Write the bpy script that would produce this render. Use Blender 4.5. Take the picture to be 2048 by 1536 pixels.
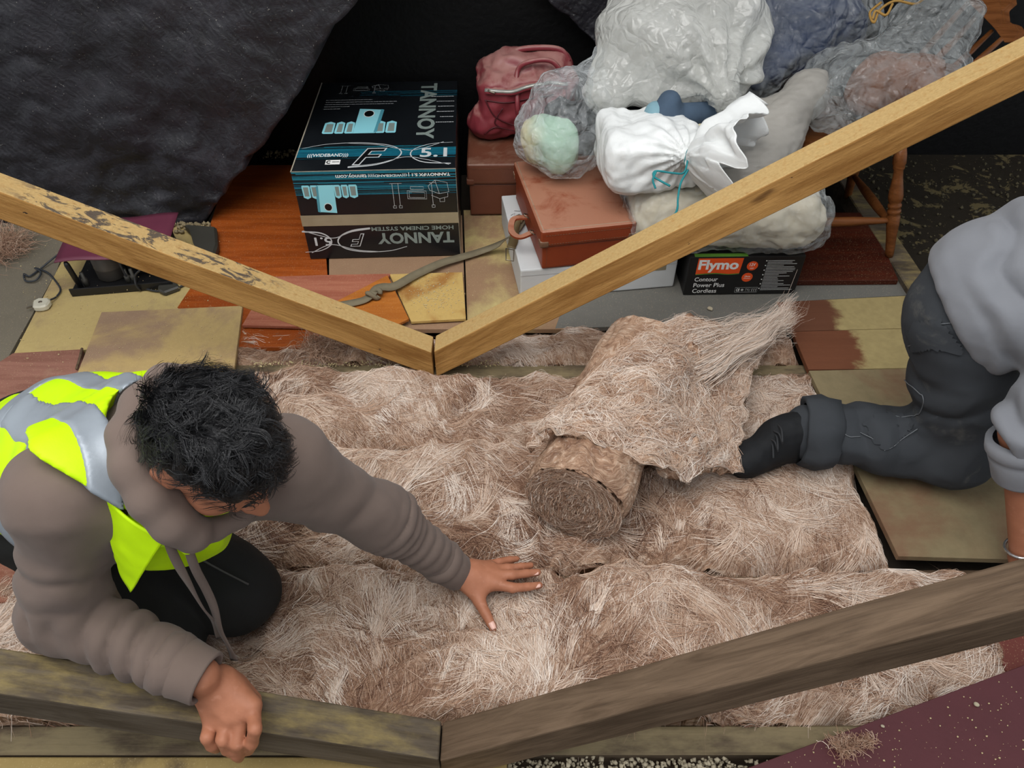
import bpy, bmesh, math, random
import numpy as np
from mathutils import Vector, Matrix
random.seed(7); RNG = np.random.default_rng(7)
for o in list(bpy.data.objects): bpy.data.objects.remove(o)
SC = bpy.context.scene
COL = SC.collection

# ------------------------------------------------------------------ camera, world, light, exposure
CAM_H, PITCH, FPX = 1.55, math.radians(44.0), 1480.0
cd = bpy.data.cameras.new('camera'); cam = bpy.data.objects.new('camera', cd); COL.objects.link(cam)
cam.location = (0, 0, CAM_H); cam.rotation_euler = (math.pi/2 - PITCH, 0, 0)
cd.sensor_fit = 'HORIZONTAL'; cd.sensor_width = 36.0; cd.lens = 36.0*FPX/2048.0
cd.clip_start = 0.02; cd.clip_end = 100
SC.camera = cam
W = bpy.data.worlds.new('overcast_sky'); SC.world = W; W.use_nodes = True
bg = W.node_tree.nodes['Background']; bg.inputs[0].default_value = (0.92, 0.96, 1.0, 1); bg.inputs[1].default_value = 0.62
def area_light(name, loc, target, sx, sy, power, color):
    l = bpy.data.lights.new(name, 'AREA'); l.shape = 'RECTANGLE'; l.size = sx; l.size_y = sy
    l.energy = power; l.color = color
    o = bpy.data.objects.new(name, l); COL.objects.link(o); o.location = loc
    o.rotation_euler = (Vector(target)-Vector(loc)).to_track_quat('-Z', 'Y').to_euler()
    return o
area_light('roof_opening_daylight', (-0.5, 0.4, 3.4), (0.0, 1.5, 0), 2.6, 2.2, 95, (1.0, 0.98, 0.95))
SC.view_settings.view_transform = 'Standard'; SC.view_settings.look = 'None'
SC.view_settings.gamma = 1.0; SC.view_settings.use_curve_mapping = False
SC.view_settings.exposure = 0.14
CY = SC.cycles; CY.max_bounces = 5; CY.diffuse_bounces = 3; CY.glossy_bounces = 2; CY.transmission_bounces = 2; CY.transparent_max_bounces = 10; CY.use_adaptive_sampling = True; CY.adaptive_threshold = .06; CY.adaptive_min_samples = 12

# ------------------------------------------------------------------ measuring helpers (a photo pixel on a known plane -> metres)
_F = np.array([0, math.cos(PITCH), -math.sin(PITCH)]); _U = np.array([0, math.sin(PITCH), math.cos(PITCH)])
_R = np.array([1.0, 0, 0]); EYE = np.array([0, 0, CAM_H])
def ray(x, y): return _F + _R*(x-1024)/FPX + _U*(768-y)/FPX
def Pz(x, y, z=0.0):
    d = ray(x, y); return EYE + d*((z-CAM_H)/d[2])
def Py(x, y, Y):
    d = ray(x, y); return EYE + d*(Y/d[1])
def Pt(x, y, t): return EYE + ray(x, y)*t
def c2w(x, y, z):
    v = _R*x + _U*y - _F*z; return v/np.linalg.norm(v)
A = lambda *v: np.array(v, dtype=float)
def unit(v): v = np.asarray(v, float); return v/np.linalg.norm(v)

# ------------------------------------------------------------------ numpy noise
def _hash(ix, iy, iz, s):
    h = (ix.astype(np.int64)*374761393 + iy.astype(np.int64)*668265263 + iz.astype(np.int64)*2147483647 + s*974634777) & 0xffffffff
    h = ((h ^ (h >> 13))*1274126177) & 0xffffffff
    h = ((h ^ (h >> 16))*2246822519) & 0xffffffff
    return ((h ^ (h >> 15)) & 0xffffff)/float(0xffffff)*2-1
def vn(P, scale=1.0, seed=0):
    P = np.asarray(P, float)*scale
    i = np.floor(P).astype(np.int64); f = P-i; f = f*f*f*(f*(f*6-15)+10)
    r = 0
    for a in (0, 1):
        wa = f[..., 0] if a else 1-f[..., 0]
        for b in (0, 1):
            wb = f[..., 1] if b else 1-f[..., 1]
            for c in (0, 1):
                wc = f[..., 2] if c else 1-f[..., 2]
                r = r + wa*wb*wc*_hash(i[..., 0]+a, i[..., 1]+b, i[..., 2]+c, seed)
    return r
def fbm(P, scale=1.0, octv=4, seed=0, gain=0.5):
    r = 0; a = 1.0
    for k in range(octv):
        r = r + a*vn(P, scale*2**k, seed+k*17); a *= gain
    return r
def ridged(P, scale=1.0, octv=3, seed=0):
    r = 0; a = 1.0
    for k in range(octv):
        r = r + a*(1-2*np.abs(vn(P, scale*2**k, seed+k*13))); a *= .5
    return r

# ------------------------------------------------------------------ object helpers
def tag(o, label=None, cat=None, group=None, kind=None):
    if label: o['label'] = label
    if cat: o['category'] = cat
    if group: o['group'] = group
    if kind: o['kind'] = kind
    return o
def empty(name, loc, label, cat, group=None):
    o = bpy.data.objects.new(name, None); COL.objects.link(o); o.location = tuple(loc); o.empty_display_size = .05
    return tag(o, label, cat, group)
def mesh_obj(name, V, Fc, mat, parent=None, origin=None, smooth=True, label=None, cat=None, group=None, kind=None, attr=None):
    """one mesh object from WORLD coordinates; origin at the thing's base"""
    V = np.asarray(V, float)
    if parent is not None: org = np.array(parent.matrix_world.translation if parent.parent is None else parent.matrix_world.translation)
    elif origin is not None: org = np.asarray(origin, float)
    else:
        lo, hi = V.min(0), V.max(0); org = A((lo[0]+hi[0])/2, (lo[1]+hi[1])/2, lo[2])
    if parent is not None: org = WLOC[parent.name]
    me = bpy.data.meshes.new(name)
    if isinstance(Fc, np.ndarray):
        n, k = Fc.shape
        me.vertices.add(len(V)); me.vertices.foreach_set('co', (V-org).astype(np.float32).ravel())
        me.loops.add(n*k); me.loops.foreach_set('vertex_index', Fc.astype(np.int32).ravel())
        me.polygons.add(n); me.polygons.foreach_set('loop_start', np.arange(0, n*k, k, dtype=np.int32))
        me.update(calc_edges=True)
    else:
        me.from_pydata([tuple(v) for v in (V-org)], [], [tuple(int(i) for i in f) for f in Fc]); me.update()
    if smooth: me.polygons.foreach_set('use_smooth', np.ones(len(me.polygons), dtype=bool))
    if attr is not None:
        for k_, v_ in attr.items():
            a = me.attributes.new(k_, 'FLOAT', 'POINT'); a.data.foreach_set('value', np.asarray(v_, np.float32))
    if mat: me.materials.append(mat)
    o = bpy.data.objects.new(name, me); COL.objects.link(o)
    if parent is not None: o.parent = parent; WLOC[o.name] = org
    else: o.location = tuple(org); WLOC[o.name] = org
    return tag(o, label, cat, group, kind)
WLOC = {}
_old_empty = empty
def empty(name, loc, label, cat, group=None):
    o = _old_empty(name, loc, label, cat, group); WLOC[o.name] = np.asarray(loc, float); return o
def cat_mesh(parts):
    Vs, Fs, n = [], [], 0
    for V, F in parts:
        Vs.append(np.asarray(V, float)); Fs += [tuple(int(i)+n for i in f) for f in F]; n += len(V)
    return np.vstack(Vs), Fs
def yawm(a): c, s = math.cos(a), math.sin(a); return np.array([[c, -s, 0], [s, c, 0], [0, 0, 1.0]])
def box_vf(size, bevel=0.0, seg=2, sub=0):
    bm = bmesh.new(); bmesh.ops.create_cube(bm, size=1.0)
    for v in bm.verts: v.co = Vector((v.co.x*size[0], v.co.y*size[1], v.co.z*size[2]))
    if bevel > 0: bmesh.ops.bevel(bm, geom=list(bm.edges), offset=bevel, segments=seg, affect='EDGES', profile=.6)
    if sub: bmesh.ops.subdivide_edges(bm, edges=list(bm.edges), cuts=sub, use_grid_fill=True)
    bm.verts.index_update()
    V = np.array([v.co[:] for v in bm.verts]); F = [tuple(v.index for v in f.verts) for f in bm.faces]; bm.free()
    return V, F
def box_at(c, size, R=None, bevel=0.0, seg=2, sub=0):
    V, F = box_vf(size, bevel, seg, sub)
    if R is not None: V = V @ np.asarray(R).T
    return V+np.asarray(c, float), F
def prism(poly, z0, z1, bevel=0.0):
    poly = np.asarray(poly, float)[:, :2]
    ar = sum(poly[i, 0]*poly[(i+1) % len(poly), 1]-poly[(i+1) % len(poly), 0]*poly[i, 1] for i in range(len(poly)))
    if ar < 0: poly = poly[::-1]
    n = len(poly)
    V = [(p[0], p[1], z0) for p in poly]+[(p[0], p[1], z1) for p in poly]
    F = [tuple(range(n-1, -1, -1)), tuple(range(n, 2*n))]+[(i, (i+1) % n, n+(i+1) % n, n+i) for i in range(n)]
    if bevel:
        bm = bmesh.new(); vs = [bm.verts.new(v) for v in V]
        for f in F: bm.faces.new([vs[i] for i in f])
        bmesh.ops.bevel(bm, geom=list(bm.edges), offset=bevel, segments=1, affect='EDGES')
        bm.verts.index_update(); V = [v.co[:] for v in bm.verts]; F = [tuple(v.index for v in f.verts) for f in bm.faces]; bm.free()
    return np.array(V), F
def smooth_path(pts, n):
    pts = np.asarray(pts, float); m = len(pts)
    if m < 3: return np.array([pts[0]+(pts[-1]-pts[0])*t for t in np.linspace(0, 1, n)])
    P = np.vstack([2*pts[0]-pts[1], pts, 2*pts[-1]-pts[-2]]); out = []
    for t in np.linspace(0, m-1-1e-6, n):
        i = int(t); f = t-i; p0, p1, p2, p3 = P[i], P[i+1], P[i+2], P[i+3]
        out.append(.5*((2*p1)+(-p0+p2)*f+(2*p0-5*p1+4*p2-p3)*f*f+(-p0+3*p1-3*p2+p3)*f**3))
    return np.array(out)
def frames(path):
    T = np.gradient(path, axis=0); T /= np.linalg.norm(T, axis=1)[:, None]+1e-12
    up = A(0, 0, 1) if abs(T[0][2]) < .9 else A(1, 0, 0)
    N = [unit(np.cross(np.cross(T[0], up), T[0]))]
    for i in range(1, len(path)):
        v = N[-1]-T[i]*np.dot(N[-1], T[i]); N.append(unit(v))
    N = np.array(N); B = np.cross(T, N); return T, N, B
def tube(path, r, n=8, caps=True):
    path = np.asarray(path, float); m = len(path); r = np.broadcast_to(r, (m,)); T, N, B = frames(path)
    a = np.arange(n)/n*2*math.pi
    V = (path[:, None]+r[:, None, None]*(np.cos(a)[None, :, None]*N[:, None]+np.sin(a)[None, :, None]*B[:, None])).reshape(-1, 3)
    F = [(i*n+j, i*n+(j+1) % n, (i+1)*n+(j+1) % n, (i+1)*n+j) for i in range(m-1) for j in range(n)]
    if caps: F += [tuple(range(n-1, -1, -1)), tuple((m-1)*n+j for j in range(n))]
    return V, F
def strap(path, w, th, nrm=None, twist=None):
    """flat band of width w, thickness th"""
    path = np.asarray(path, float); m = len(path); T = np.gradient(path, axis=0); T /= np.linalg.norm(T, axis=1)[:, None]
    V = []
    for i in range(m):
        nn = A(0, 0, 1) if nrm is None else np.asarray(nrm[i] if np.ndim(nrm) > 1 else nrm, float)
        s = np.cross(T[i], nn); s = unit(s) if np.linalg.norm(s) > 1e-6 else A(1, 0, 0); nn = np.cross(s, T[i])
        if twist is not None:
            c, q = math.cos(twist[i]), math.sin(twist[i]); s, nn = s*c+nn*q, nn*c-s*q
        ww = w[i] if np.ndim(w) else w
        for a, b in ((-1, -1), (1, -1), (1, 1), (-1, 1)): V.append(path[i]+s*a*ww/2+nn*b*th/2)
    F = [(i*4+j, i*4+(j+1) % 4, i*4+4+(j+1) % 4, i*4+4+j) for i in range(m-1) for j in range(4)]+[(3, 2, 1, 0), tuple((m-1)*4+j for j in range(4))]
    return np.array(V), F
def lathe(a, b, prof, n=14):
    """prof: list of (t along a->b, radius)"""
    a = np.asarray(a, float); b = np.asarray(b, float)
    path = np.array([a+(b-a)*t for t, r in prof]); T = unit(b-a); up = A(0, 1, 0) if abs(T[1]) < .9 else A(1, 0, 0)
    N = unit(np.cross(T, up)); B = np.cross(T, N); an = np.arange(n)/n*2*math.pi; m = len(prof)
    V = np.vstack([path[i]+prof[i][1]*(np.cos(an)[:, None]*N+np.sin(an)[:, None]*B) for i in range(m)])
    F = [(i*n+j, i*n+(j+1) % n, (i+1)*n+(j+1) % n, (i+1)*n+j) for i in range(m-1) for j in range(n)]+[tuple(range(n-1, -1, -1)), tuple((m-1)*n+j for j in range(n))]
    return V, F
def grid_faces(nu, nv):
    i, j = np.meshgrid(np.arange(nu-1), np.arange(nv-1), indexing='ij'); a = i*nv+j
    return np.stack([a, a+nv, a+nv+1, a+1], -1).reshape(-1, 4)
def sheet(V, nu, nv, th):
    """thick sheet from a (nu*nv) grid of points"""
    G = V.reshape(nu, nv, 3); du = np.gradient(G, axis=0); dv = np.gradient(G, axis=1); N = np.cross(du, dv); N /= np.linalg.norm(N, axis=2)[..., None]+1e-9
    th = np.broadcast_to(th, (nu, nv))[..., None]
    top = (G+N*th/2).reshape(-1, 3); bot = (G-N*th/2).reshape(-1, 3); n = nu*nv
    f = grid_faces(nu, nv); fs = [f, f[:, ::-1]+n]
    ring = [i*nv for i in range(nu)]+[(nu-1)*nv+j for j in range(1, nv)]+[i*nv+nv-1 for i in range(nu-2, -1, -1)]+[j for j in range(nv-2, 0, -1)]
    ring = np.array(ring); nx = np.roll(ring, -1)
    fs.append(np.stack([nx, ring, ring+n, nx+n], -1))
    return np.vstack([top, bot]), np.vstack(fs)

# ------------------------------------------------------------------ signed-distance bodies -> one smooth mesh (surface nets)
def s_cap(P, a, b, ra, rb):
    a = np.asarray(a, float); b = np.asarray(b, float); d = b-a; t = np.clip(((P-a)@d)/max(d@d, 1e-12), 0, 1)
    return np.linalg.norm(P-a-t[:, None]*d, axis=1)-(ra+(rb-ra)*t)
def s_ell(P, c, Rm, rad):
    q = (P-np.asarray(c, float))@np.asarray(Rm, float).T; rad = np.asarray(rad, float)
    k0 = np.linalg.norm(q/rad, axis=1); k1 = np.linalg.norm(q/rad**2, axis=1)+1e-9
    return k0*(k0-1)/k1
def s_box(P, c, Rm, half, r):
    q = np.abs((P-np.asarray(c, float))@np.asarray(Rm, float).T)-(np.asarray(half, float)-r)
    return np.linalg.norm(np.maximum(q, 0), axis=1)+np.minimum(q.max(1), 0)-r
def smin(a, b, k):
    h = np.clip(.5+.5*(b-a)/k, 0, 1); return b+(a-b)*h-k*h*(1-h)
def smax(a, b, k): return -smin(-a, -b, k)
def fold_sdf(prims, k=0.02):
    """prims: list of ('c',a,b,ra,rb[,k]) / ('e',c,R,rad[,k]) / ('b',c,R,half,r[,k])"""
    bs = []
    for p in prims:
        if p[0] == 'c': a_, b_ = np.asarray(p[1], float), np.asarray(p[2], float); bs.append(((a_+b_)/2, np.linalg.norm(b_-a_)/2+max(p[3], p[4])))
        else: bs.append((np.asarray(p[1], float), float(np.max(p[3]))*1.75))
    def f(P):
        d = None; c_ = (P.min(0)+P.max(0))/2; R_ = np.linalg.norm(P.max(0)-c_)
        for p, (bc_, br_) in zip(prims, bs):
            if np.linalg.norm(bc_-c_)-br_-R_ > .16: continue          # too far away to shape this block
            n = {'c': 5, 'e': 4, 'b': 5}[p[0]]; kk = p[n] if len(p) > n else k
            e = s_cap(P, *p[1:5]) if p[0] == 'c' else s_ell(P, *p[1:4]) if p[0] == 'e' else s_box(P, *p[1:5])
            d = (e if kk >= 0 else None) if d is None else (smin(d, e, kk) if kk >= 0 else smax(d, -e, -kk))
        return np.full(len(P), .3) if d is None else d
    return f
I3 = np.eye(3)
def surf(sdf, lo, hi, res, B=8, smooth=1):
    lo = np.asarray(lo, float); n = (np.ceil((np.asarray(hi, float)-lo)/res/B)).astype(int)*B+1
    nb = (n-1)//B
    ci = np.stack(np.meshgrid(*[np.arange(m) for m in nb], indexing='ij'), -1).reshape(-1, 3)
    cen = lo+(ci*B+B/2)*res; dc = sdf(cen)
    D = np.full(n, 1.0, np.float32)
    rad = B*res*math.sqrt(3)/2*1.35
    for c, d in zip(ci[dc <= -rad], dc[dc <= -rad]):
        s = c*B; D[s[0]:s[0]+B+1, s[1]:s[1]+B+1, s[2]:s[2]+B+1] = -1.0
    act = ci[np.abs(dc) < rad]
    off = np.stack(np.meshgrid(*[np.arange(B+1)]*3, indexing='ij'), -1).reshape(-1, 3)
    key = (act//3)@np.array([1000000, 1000, 1]) if len(act) else np.zeros(0, int); od = np.argsort(key, kind='stable'); act = act[od]; key = key[od]
    cuts = np.concatenate([[0], np.where(np.diff(key) != 0)[0]+1, [len(act)]])
    for k0, k1 in zip(cuts[:-1], cuts[1:]):
        if k1 <= k0: continue
        idx = (act[k0:k1, None]*B+off[None]).reshape(-1, 3)
        D[idx[:, 0], idx[:, 1], idx[:, 2]] = sdf(lo+idx*res)
    S = D < 0
    cnt = np.zeros(np.array(n)-1, np.int8)
    for a in (0, 1):
        for b in (0, 1):
            for c in (0, 1): cnt += S[a:n[0]-1+a, b:n[1]-1+b, c:n[2]-1+c]
    cell = np.argwhere((cnt > 0) & (cnt < 8))
    idm = np.full(np.array(n)-1, -1, np.int32); idm[tuple(cell.T)] = np.arange(len(cell))
    acc = np.zeros((len(cell), 3)); w = np.zeros(len(cell))
    cor = [(a, b, c) for a in (0, 1) for b in (0, 1) for c in (0, 1)]
    for p in cor:
        for ax in range(3):
            if p[ax]: continue
            q = list(p); q[ax] = 1
            i0 = cell+np.array(p); i1 = cell+np.array(q)
            d0 = D[tuple(i0.T)].astype(float); d1 = D[tuple(i1.T)].astype(float)
            m = (d0 < 0) != (d1 < 0); t = np.where(m, d0/(d0-d1+1e-20), 0)
            pt = i0+t[:, None]*(np.array(q)-np.array(p)); acc[m] += pt[m]; w[m] += 1
    V = lo+acc/np.maximum(w, 1)[:, None]*res
    Fs = []
    for ax in range(3):
        u, v = (ax+1) % 3, (ax+2) % 3
        sl0 = [slice(None)]*3; sl1 = [slice(None)]*3; sl0[ax] = slice(0, n[ax]-1); sl1[ax] = slice(1, n[ax])
        s0 = S[tuple(sl0)]; s1 = S[tuple(sl1)]
        e = np.argwhere(s0 != s1); e = e[(e[:, u] > 0) & (e[:, v] > 0) & (e[:, u] < n[u]-1) & (e[:, v] < n[v]-1)]
        du = np.zeros(3, int); du[u] = 1; dv = np.zeros(3, int); dv[v] = 1
        q = [idm[tuple((e-x).T)] for x in (du+dv, dv, np.zeros(3, int), du)]
        f = np.stack(q, -1); flip = ~s0[tuple(e.T)]; f[flip] = f[flip][:, ::-1]; Fs.append(f[(f >= 0).all(1)])
    Fq = np.vstack(Fs)
    for _ in range(smooth): V = lap(V, Fq, .5)
    return V, Fq
def lap(V, F, w):
    s = np.zeros_like(V); c = np.zeros(len(V))
    k = F.shape[1]
    for i in range(k):
        a, b = F[:, i], F[:, (i+1) % k]; np.add.at(s, a, V[b]); np.add.at(c, a, 1)
    return V*(1-w)+w*s/np.maximum(c, 1)[:, None]
def vnormals(V, F):
    n = np.cross(V[F[:, 2]]-V[F[:, 0]], V[F[:, 3 if F.shape[1] > 3 else 1]]-V[F[:, 1]]) if F.shape[1] > 3 else np.cross(V[F[:, 1]]-V[F[:, 0]], V[F[:, 2]]-V[F[:, 0]])
    N = np.zeros_like(V)
    for i in range(F.shape[1]): np.add.at(N, F[:, i], n)
    return N/(np.linalg.norm(N, axis=1)[:, None]+1e-12)
def keep_faces(V, F, mask):
    """faces whose every vertex passes the mask"""
    f = F[mask[F].all(1)]; used = np.unique(f); m = np.full(len(V), -1); m[used] = np.arange(len(used))
    return V[used], m[f], used

# ------------------------------------------------------------------ materials
def facet(P, f, seed=0, n=3):
    """flat facets with sharp creases, as in crumpled film"""
    r = np.random.default_rng(seed); s = 0
    for i in range(n):
        d = r.normal(size=3); d /= np.linalg.norm(d); q = (P@d)*f*r.uniform(.6, 1.5)+r.uniform(0, 2); s = s+np.abs(q % 2-1)-.5
    return s/n*1.9
def lin(c):
    if isinstance(c, str):
        c = c.lstrip('#'); c = [int(c[i:i+2], 16)/255 for i in (0, 2, 4)]
        c = [x/12.92 if x <= .04045 else ((x+.055)/1.055)**2.4 for x in c]
    return (c[0], c[1], c[2], 1.0)
class NT:
    def __init__(s, name):
        s.m = bpy.data.materials.new(name); s.m.use_nodes = True; s.t = s.m.node_tree; s.n = s.t.nodes; s.bsdf = s.n['Principled BSDF']; s.out = s.n['Material Output']
        s.tc = s.n.new('ShaderNodeTexCoord')
    def link(s, a, b): s.t.links.new(a, b)
    def coord(s, scale=(1, 1, 1), rot=(0, 0, 0), which='Object'):
        mp = s.n.new('ShaderNodeMapping'); mp.inputs['Scale'].default_value = scale; mp.inputs['Rotation'].default_value = rot
        s.link(s.tc.outputs[which], mp.inputs[0]); return mp.outputs[0]
    def noise(s, vec, scale=5, detail=6, rough=.55, dist=0.0):
        n = s.n.new('ShaderNodeTexNoise'); n.inputs['Scale'].default_value = scale; n.inputs['Detail'].default_value = detail
        n.inputs['Roughness'].default_value = rough; n.inputs['Distortion'].default_value = dist; s.link(vec, n.inputs['Vector']); return n.outputs['Fac']
    def ramp(s, fac, stops, interp='LINEAR'):
        r = s.n.new('ShaderNodeValToRGB'); r.color_ramp.interpolation = interp; e = r.color_ramp.elements
        while len(e) > 1: e.remove(e[-1])
        e[0].position = stops[0][0]; e[0].color = lin(stops[0][1])
        for p, c in stops[1:]: x = e.new(p); x.color = lin(c)
        s.link(fac, r.inputs[0]); return r.outputs[0]
    def step(s, fac, lo, hi):
        r = s.n.new('ShaderNodeMapRange'); r.inputs[1].default_value = lo; r.inputs[2].default_value = hi; r.interpolation_type = 'SMOOTHSTEP'
        s.link(fac, r.inputs[0]); return r.outputs[0]
    def mix(s, fac, a, b, mode='MIX'):
        m = s.n.new('ShaderNodeMix'); m.data_type = 'RGBA'; m.blend_type = mode
        for v, i in ((fac, 0), (a, 6), (b, 7)):
            if isinstance(v, (int, float)): m.inputs[i].default_value = v
            elif isinstance(v, (tuple, str, list)): m.inputs[i].default_value = lin(v)
            else: s.link(v, m.inputs[i])
        return m.outputs[2]
    def math(s, op, a, b=0.0):
        m = s.n.new('ShaderNodeMath'); m.operation = op
        for v, i in ((a, 0), (b, 1)):
            if isinstance(v, (int, float)): m.inputs[i].default_value = v
            else: s.link(v, m.inputs[i])
        return m.outputs[0]
    def bump(s, h, strength=.3, dist=.005, prev=None):
        b = s.n.new('ShaderNodeBump'); b.inputs['Strength'].default_value = strength; b.inputs['Distance'].default_value = dist; s.link(h, b.inputs['Height'])
        if prev is not None: s.link(prev, b.inputs['Normal'])
        return b.outputs[0]
    def done(s, col=None, rough=None, normal=None, metallic=None, spec=None, sheen=None, **kw):
        I = s.bsdf.inputs
        def put(v, key):
            if v is None: return
            if isinstance(v, (int, float)): I[key].default_value = v
            elif isinstance(v, (tuple, str, list)): I[key].default_value = lin(v)
            else: s.link(v, I[key])
        put(col, 'Base Color'); put(rough, 'Roughness'); put(normal, 'Normal'); put(metallic, 'Metallic'); put(spec, 'Specular IOR Level'); put(sheen, 'Sheen Weight')
        for k, v in kw.items(): put(v, k.replace('_', ' '))
        return s.m
def plain(name, col, rough=.6, metallic=0.0, var=.12, scale=30, bump=.15, bdist=.002, **kw):
    t = NT(name); c = t.coord(); n = t.noise(c, scale, 5)
    cc = lin(col); dark = tuple(x*(1-var) for x in cc[:3]); lite = tuple(min(1, x*(1+var)) for x in cc[:3])
    col = t.mix(n, dark, lite)
    return t.done(col, rough, t.bump(t.noise(c, scale*6, 2), bump, bdist) if bump > 0 else None, metallic, **kw)
def dusty(name, base, dust, amount=.5, scale=4, rough=.75, grain=None, grain_c=None, bump=.2, specks=True, seed=0, rot=0):
    """board: base colour with grain, a layer of settled dust in irregular patches and specks"""
    t = NT(name); c = t.coord((1, 1, 1), (seed*.7, seed*.3, rot)); col = None
    if grain: g = t.noise(t.coord((grain, 40, 40), (0, 0, rot)), 1.0, 8, .6, .4); col = t.mix(t.step(g, .35, .65), base, grain_c or base)
    else: g = t.noise(c, 18, 6); col = t.mix(g, base, tuple(x*.8 for x in lin(base)[:3]))
    m = t.noise(c, scale, 7, .62, .3); lo = 1-amount
    mask = t.step(m, lo*.75+.08, lo*.75+.26)
    col = t.mix(mask, col, t.mix(t.noise(c, 60, 4), dust, tuple(x*.82 for x in lin(dust)[:3])))
    if specks:
        s = t.noise(c, 330, 2, .5); col = t.mix(t.math('MULTIPLY', t.step(s, .64, .70), .35), col, '#d8c69c')
    h = t.math('ADD', t.noise(c, 90, 5), mask)
    return t.done(col, rough, t.bump(h, bump, .003), 0.0, .3)
# ------------------------------------------------------------------ shared materials
def wood_mat(name, light, dark, dust=None, dust_amt=.4, rough=.75, knots=True):
    t = NT(name); c = t.coord((1.6, 14, 14)); g = t.noise(c, 2.2, 9, .62, 1.2)
    fine = t.noise(t.coord((6, 120, 120)), 1.5, 5, .6)
    col = t.mix(t.step(g, .3, .7), light, dark); col = t.mix(t.math('MULTIPLY', t.step(fine, .5, .75), .45), col, tuple(x*.55 for x in lin(dark)[:3]))
    if knots:
        k = t.noise(t.coord((3.2, 9, 9)), 1.3, 2, .4); col = t.mix(t.math('MULTIPLY', t.step(k, .70, .76), .8), col, '#3a2414')
    if dust:
        nz = t.n.new('ShaderNodeSeparateXYZ'); geo = t.n.new('ShaderNodeNewGeometry'); t.link(geo.outputs['Normal'], nz.inputs[0])
        d = t.noise(t.coord((3, 8, 8)), 2.0, 7, .65)
        up = t.step(nz.outputs[2], .5, .8)              # dust lies only on faces that look up
        col = t.mix(t.math('MULTIPLY', up, t.step(d, 1-dust_amt-.2, 1-dust_amt+.12)), col, dust)
    return t.done(col, rough, t.bump(t.math('ADD', fine, g), .35, .003), 0, .25)
def pine_mat(name, black_top):
    t = NT(name); c = t.coord((1.3, 13, 13)); g = t.noise(c, 2.0, 9, .6, 1.0); fine = t.noise(t.coord((6, 110, 110)), 1.6, 5, .6)
    col = t.mix(t.step(g, .28, .72), '#bd9054', '#8d6230'); col = t.mix(t.math('MULTIPLY', t.step(fine, .52, .78), .4), col, '#5e3a17')
    geo = t.n.new('ShaderNodeNewGeometry'); nz = t.n.new('ShaderNodeSeparateXYZ'); t.link(geo.outputs['Normal'], nz.inputs[0]); up = t.step(nz.outputs[2], .5, .75)
    d = t.noise(t.coord((4, 4, 4)), 14, 6, .7); col = t.mix(t.math('MULTIPLY', up, t.step(d, .22, .5)), col, t.mix(t.noise(t.coord(), 120, 3), '#c9aa74', '#a38554'))
    k = t.noise(t.coord((5, 12, 12)), 1.1, 2, .4); col = t.mix(t.math('MULTIPLY', t.step(k, .71, .78), .75), col, '#4a2b12')
    # splashes of black bitumen paint
    s1 = t.noise(t.coord((7, 16, 16)), 2.2, 7, .72, .6)
    if black_top: m = t.math('MULTIPLY', up, t.step(s1, .50, .56)); sep = t.n.new('ShaderNodeSeparateXYZ'); t.link(t.tc.outputs['Object'], sep.inputs[0]); ax_ = t.math('ABSOLUTE', sep.outputs[0]); m = t.math('MULTIPLY', m, t.math('MULTIPLY', t.step(ax_, .42, .55), t.math('SUBTRACT', 1.0, t.step(ax_, 1.05, 1.2)))); col = t.mix(t.math('MULTIPLY', m, .85), col, '#33333a')
    m2 = t.step(t.noise(t.coord((9, 20, 20), (.3, 1, 2)), 1.7, 5, .65), .70, .715); col = t.mix(m2, col, '#17151a')
    return t.done(col, .78, t.bump(t.math('ADD', fine, t.noise(t.coord(), 90, 4)), .4, .003), 0, .25)
M_PINE_L = pine_mat('pine_paint_splashed', True); M_PINE_R = pine_mat('pine_sawn', False)
M_OLD = wood_mat('old_dark_timber', '#60564a', '#443a2e', '#8b7a4e', .38)
M_OLD2 = wood_mat('old_dark_timber_bare', '#6c5947', '#4a3a2b', None)
M_JOIST = wood_mat('joist_timber', '#5f5142', '#43382c', '#85775a', .5)
M_BLACK = None
def black_plaster():
    t = NT('black_bitumen_plaster'); c = t.coord()
    st = t.n.new('ShaderNodeTexWave'); st.wave_type = 'RINGS'; st.rings_direction = 'Y'; st.inputs['Scale'].default_value = 14; st.inputs['Distortion'].default_value = 9; st.inputs['Detail'].default_value = 4; st.inputs['Detail Scale'].default_value = 1.2
    t.link(t.coord((1, 1, 1)), st.inputs['Vector'])
    n = t.noise(c, 7, 7, .6, .8); col = t.ramp(n, [(.3, '#17161a'), (.55, '#222127'), (.75, '#302e34')])
    f = t.noise(c, 170, 3, .5); col = t.mix(t.math('MULTIPLY', t.step(f, .70, .74), .7), col, '#a09c94')
    sp = t.step(t.noise(c, 22, 8, .7), .62, .72); col = t.mix(t.math('MULTIPLY', sp, .35), col, '#4a4640')
    b1 = t.bump(st.outputs['Fac'], .14, .006); b2 = t.bump(t.noise(c, 28, 6, .65, .6), .6, .008, b1); b3 = t.bump(f, .3, .002, b2)
    return t.done(col, .42, b3, 0, .5)
M_BLACK = black_plaster()
M_WALL = plain('black_painted_wall', '#050506', .6, 0, .5, 6, .4, .006, spec=.25)
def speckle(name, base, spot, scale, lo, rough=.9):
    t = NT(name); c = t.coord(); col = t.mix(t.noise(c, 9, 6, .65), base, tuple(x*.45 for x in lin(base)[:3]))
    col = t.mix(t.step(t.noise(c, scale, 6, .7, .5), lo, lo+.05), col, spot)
    return t.done(col, rough, t.bump(t.noise(c, scale, 6, .7), .7, .01), 0, .2)

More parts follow.
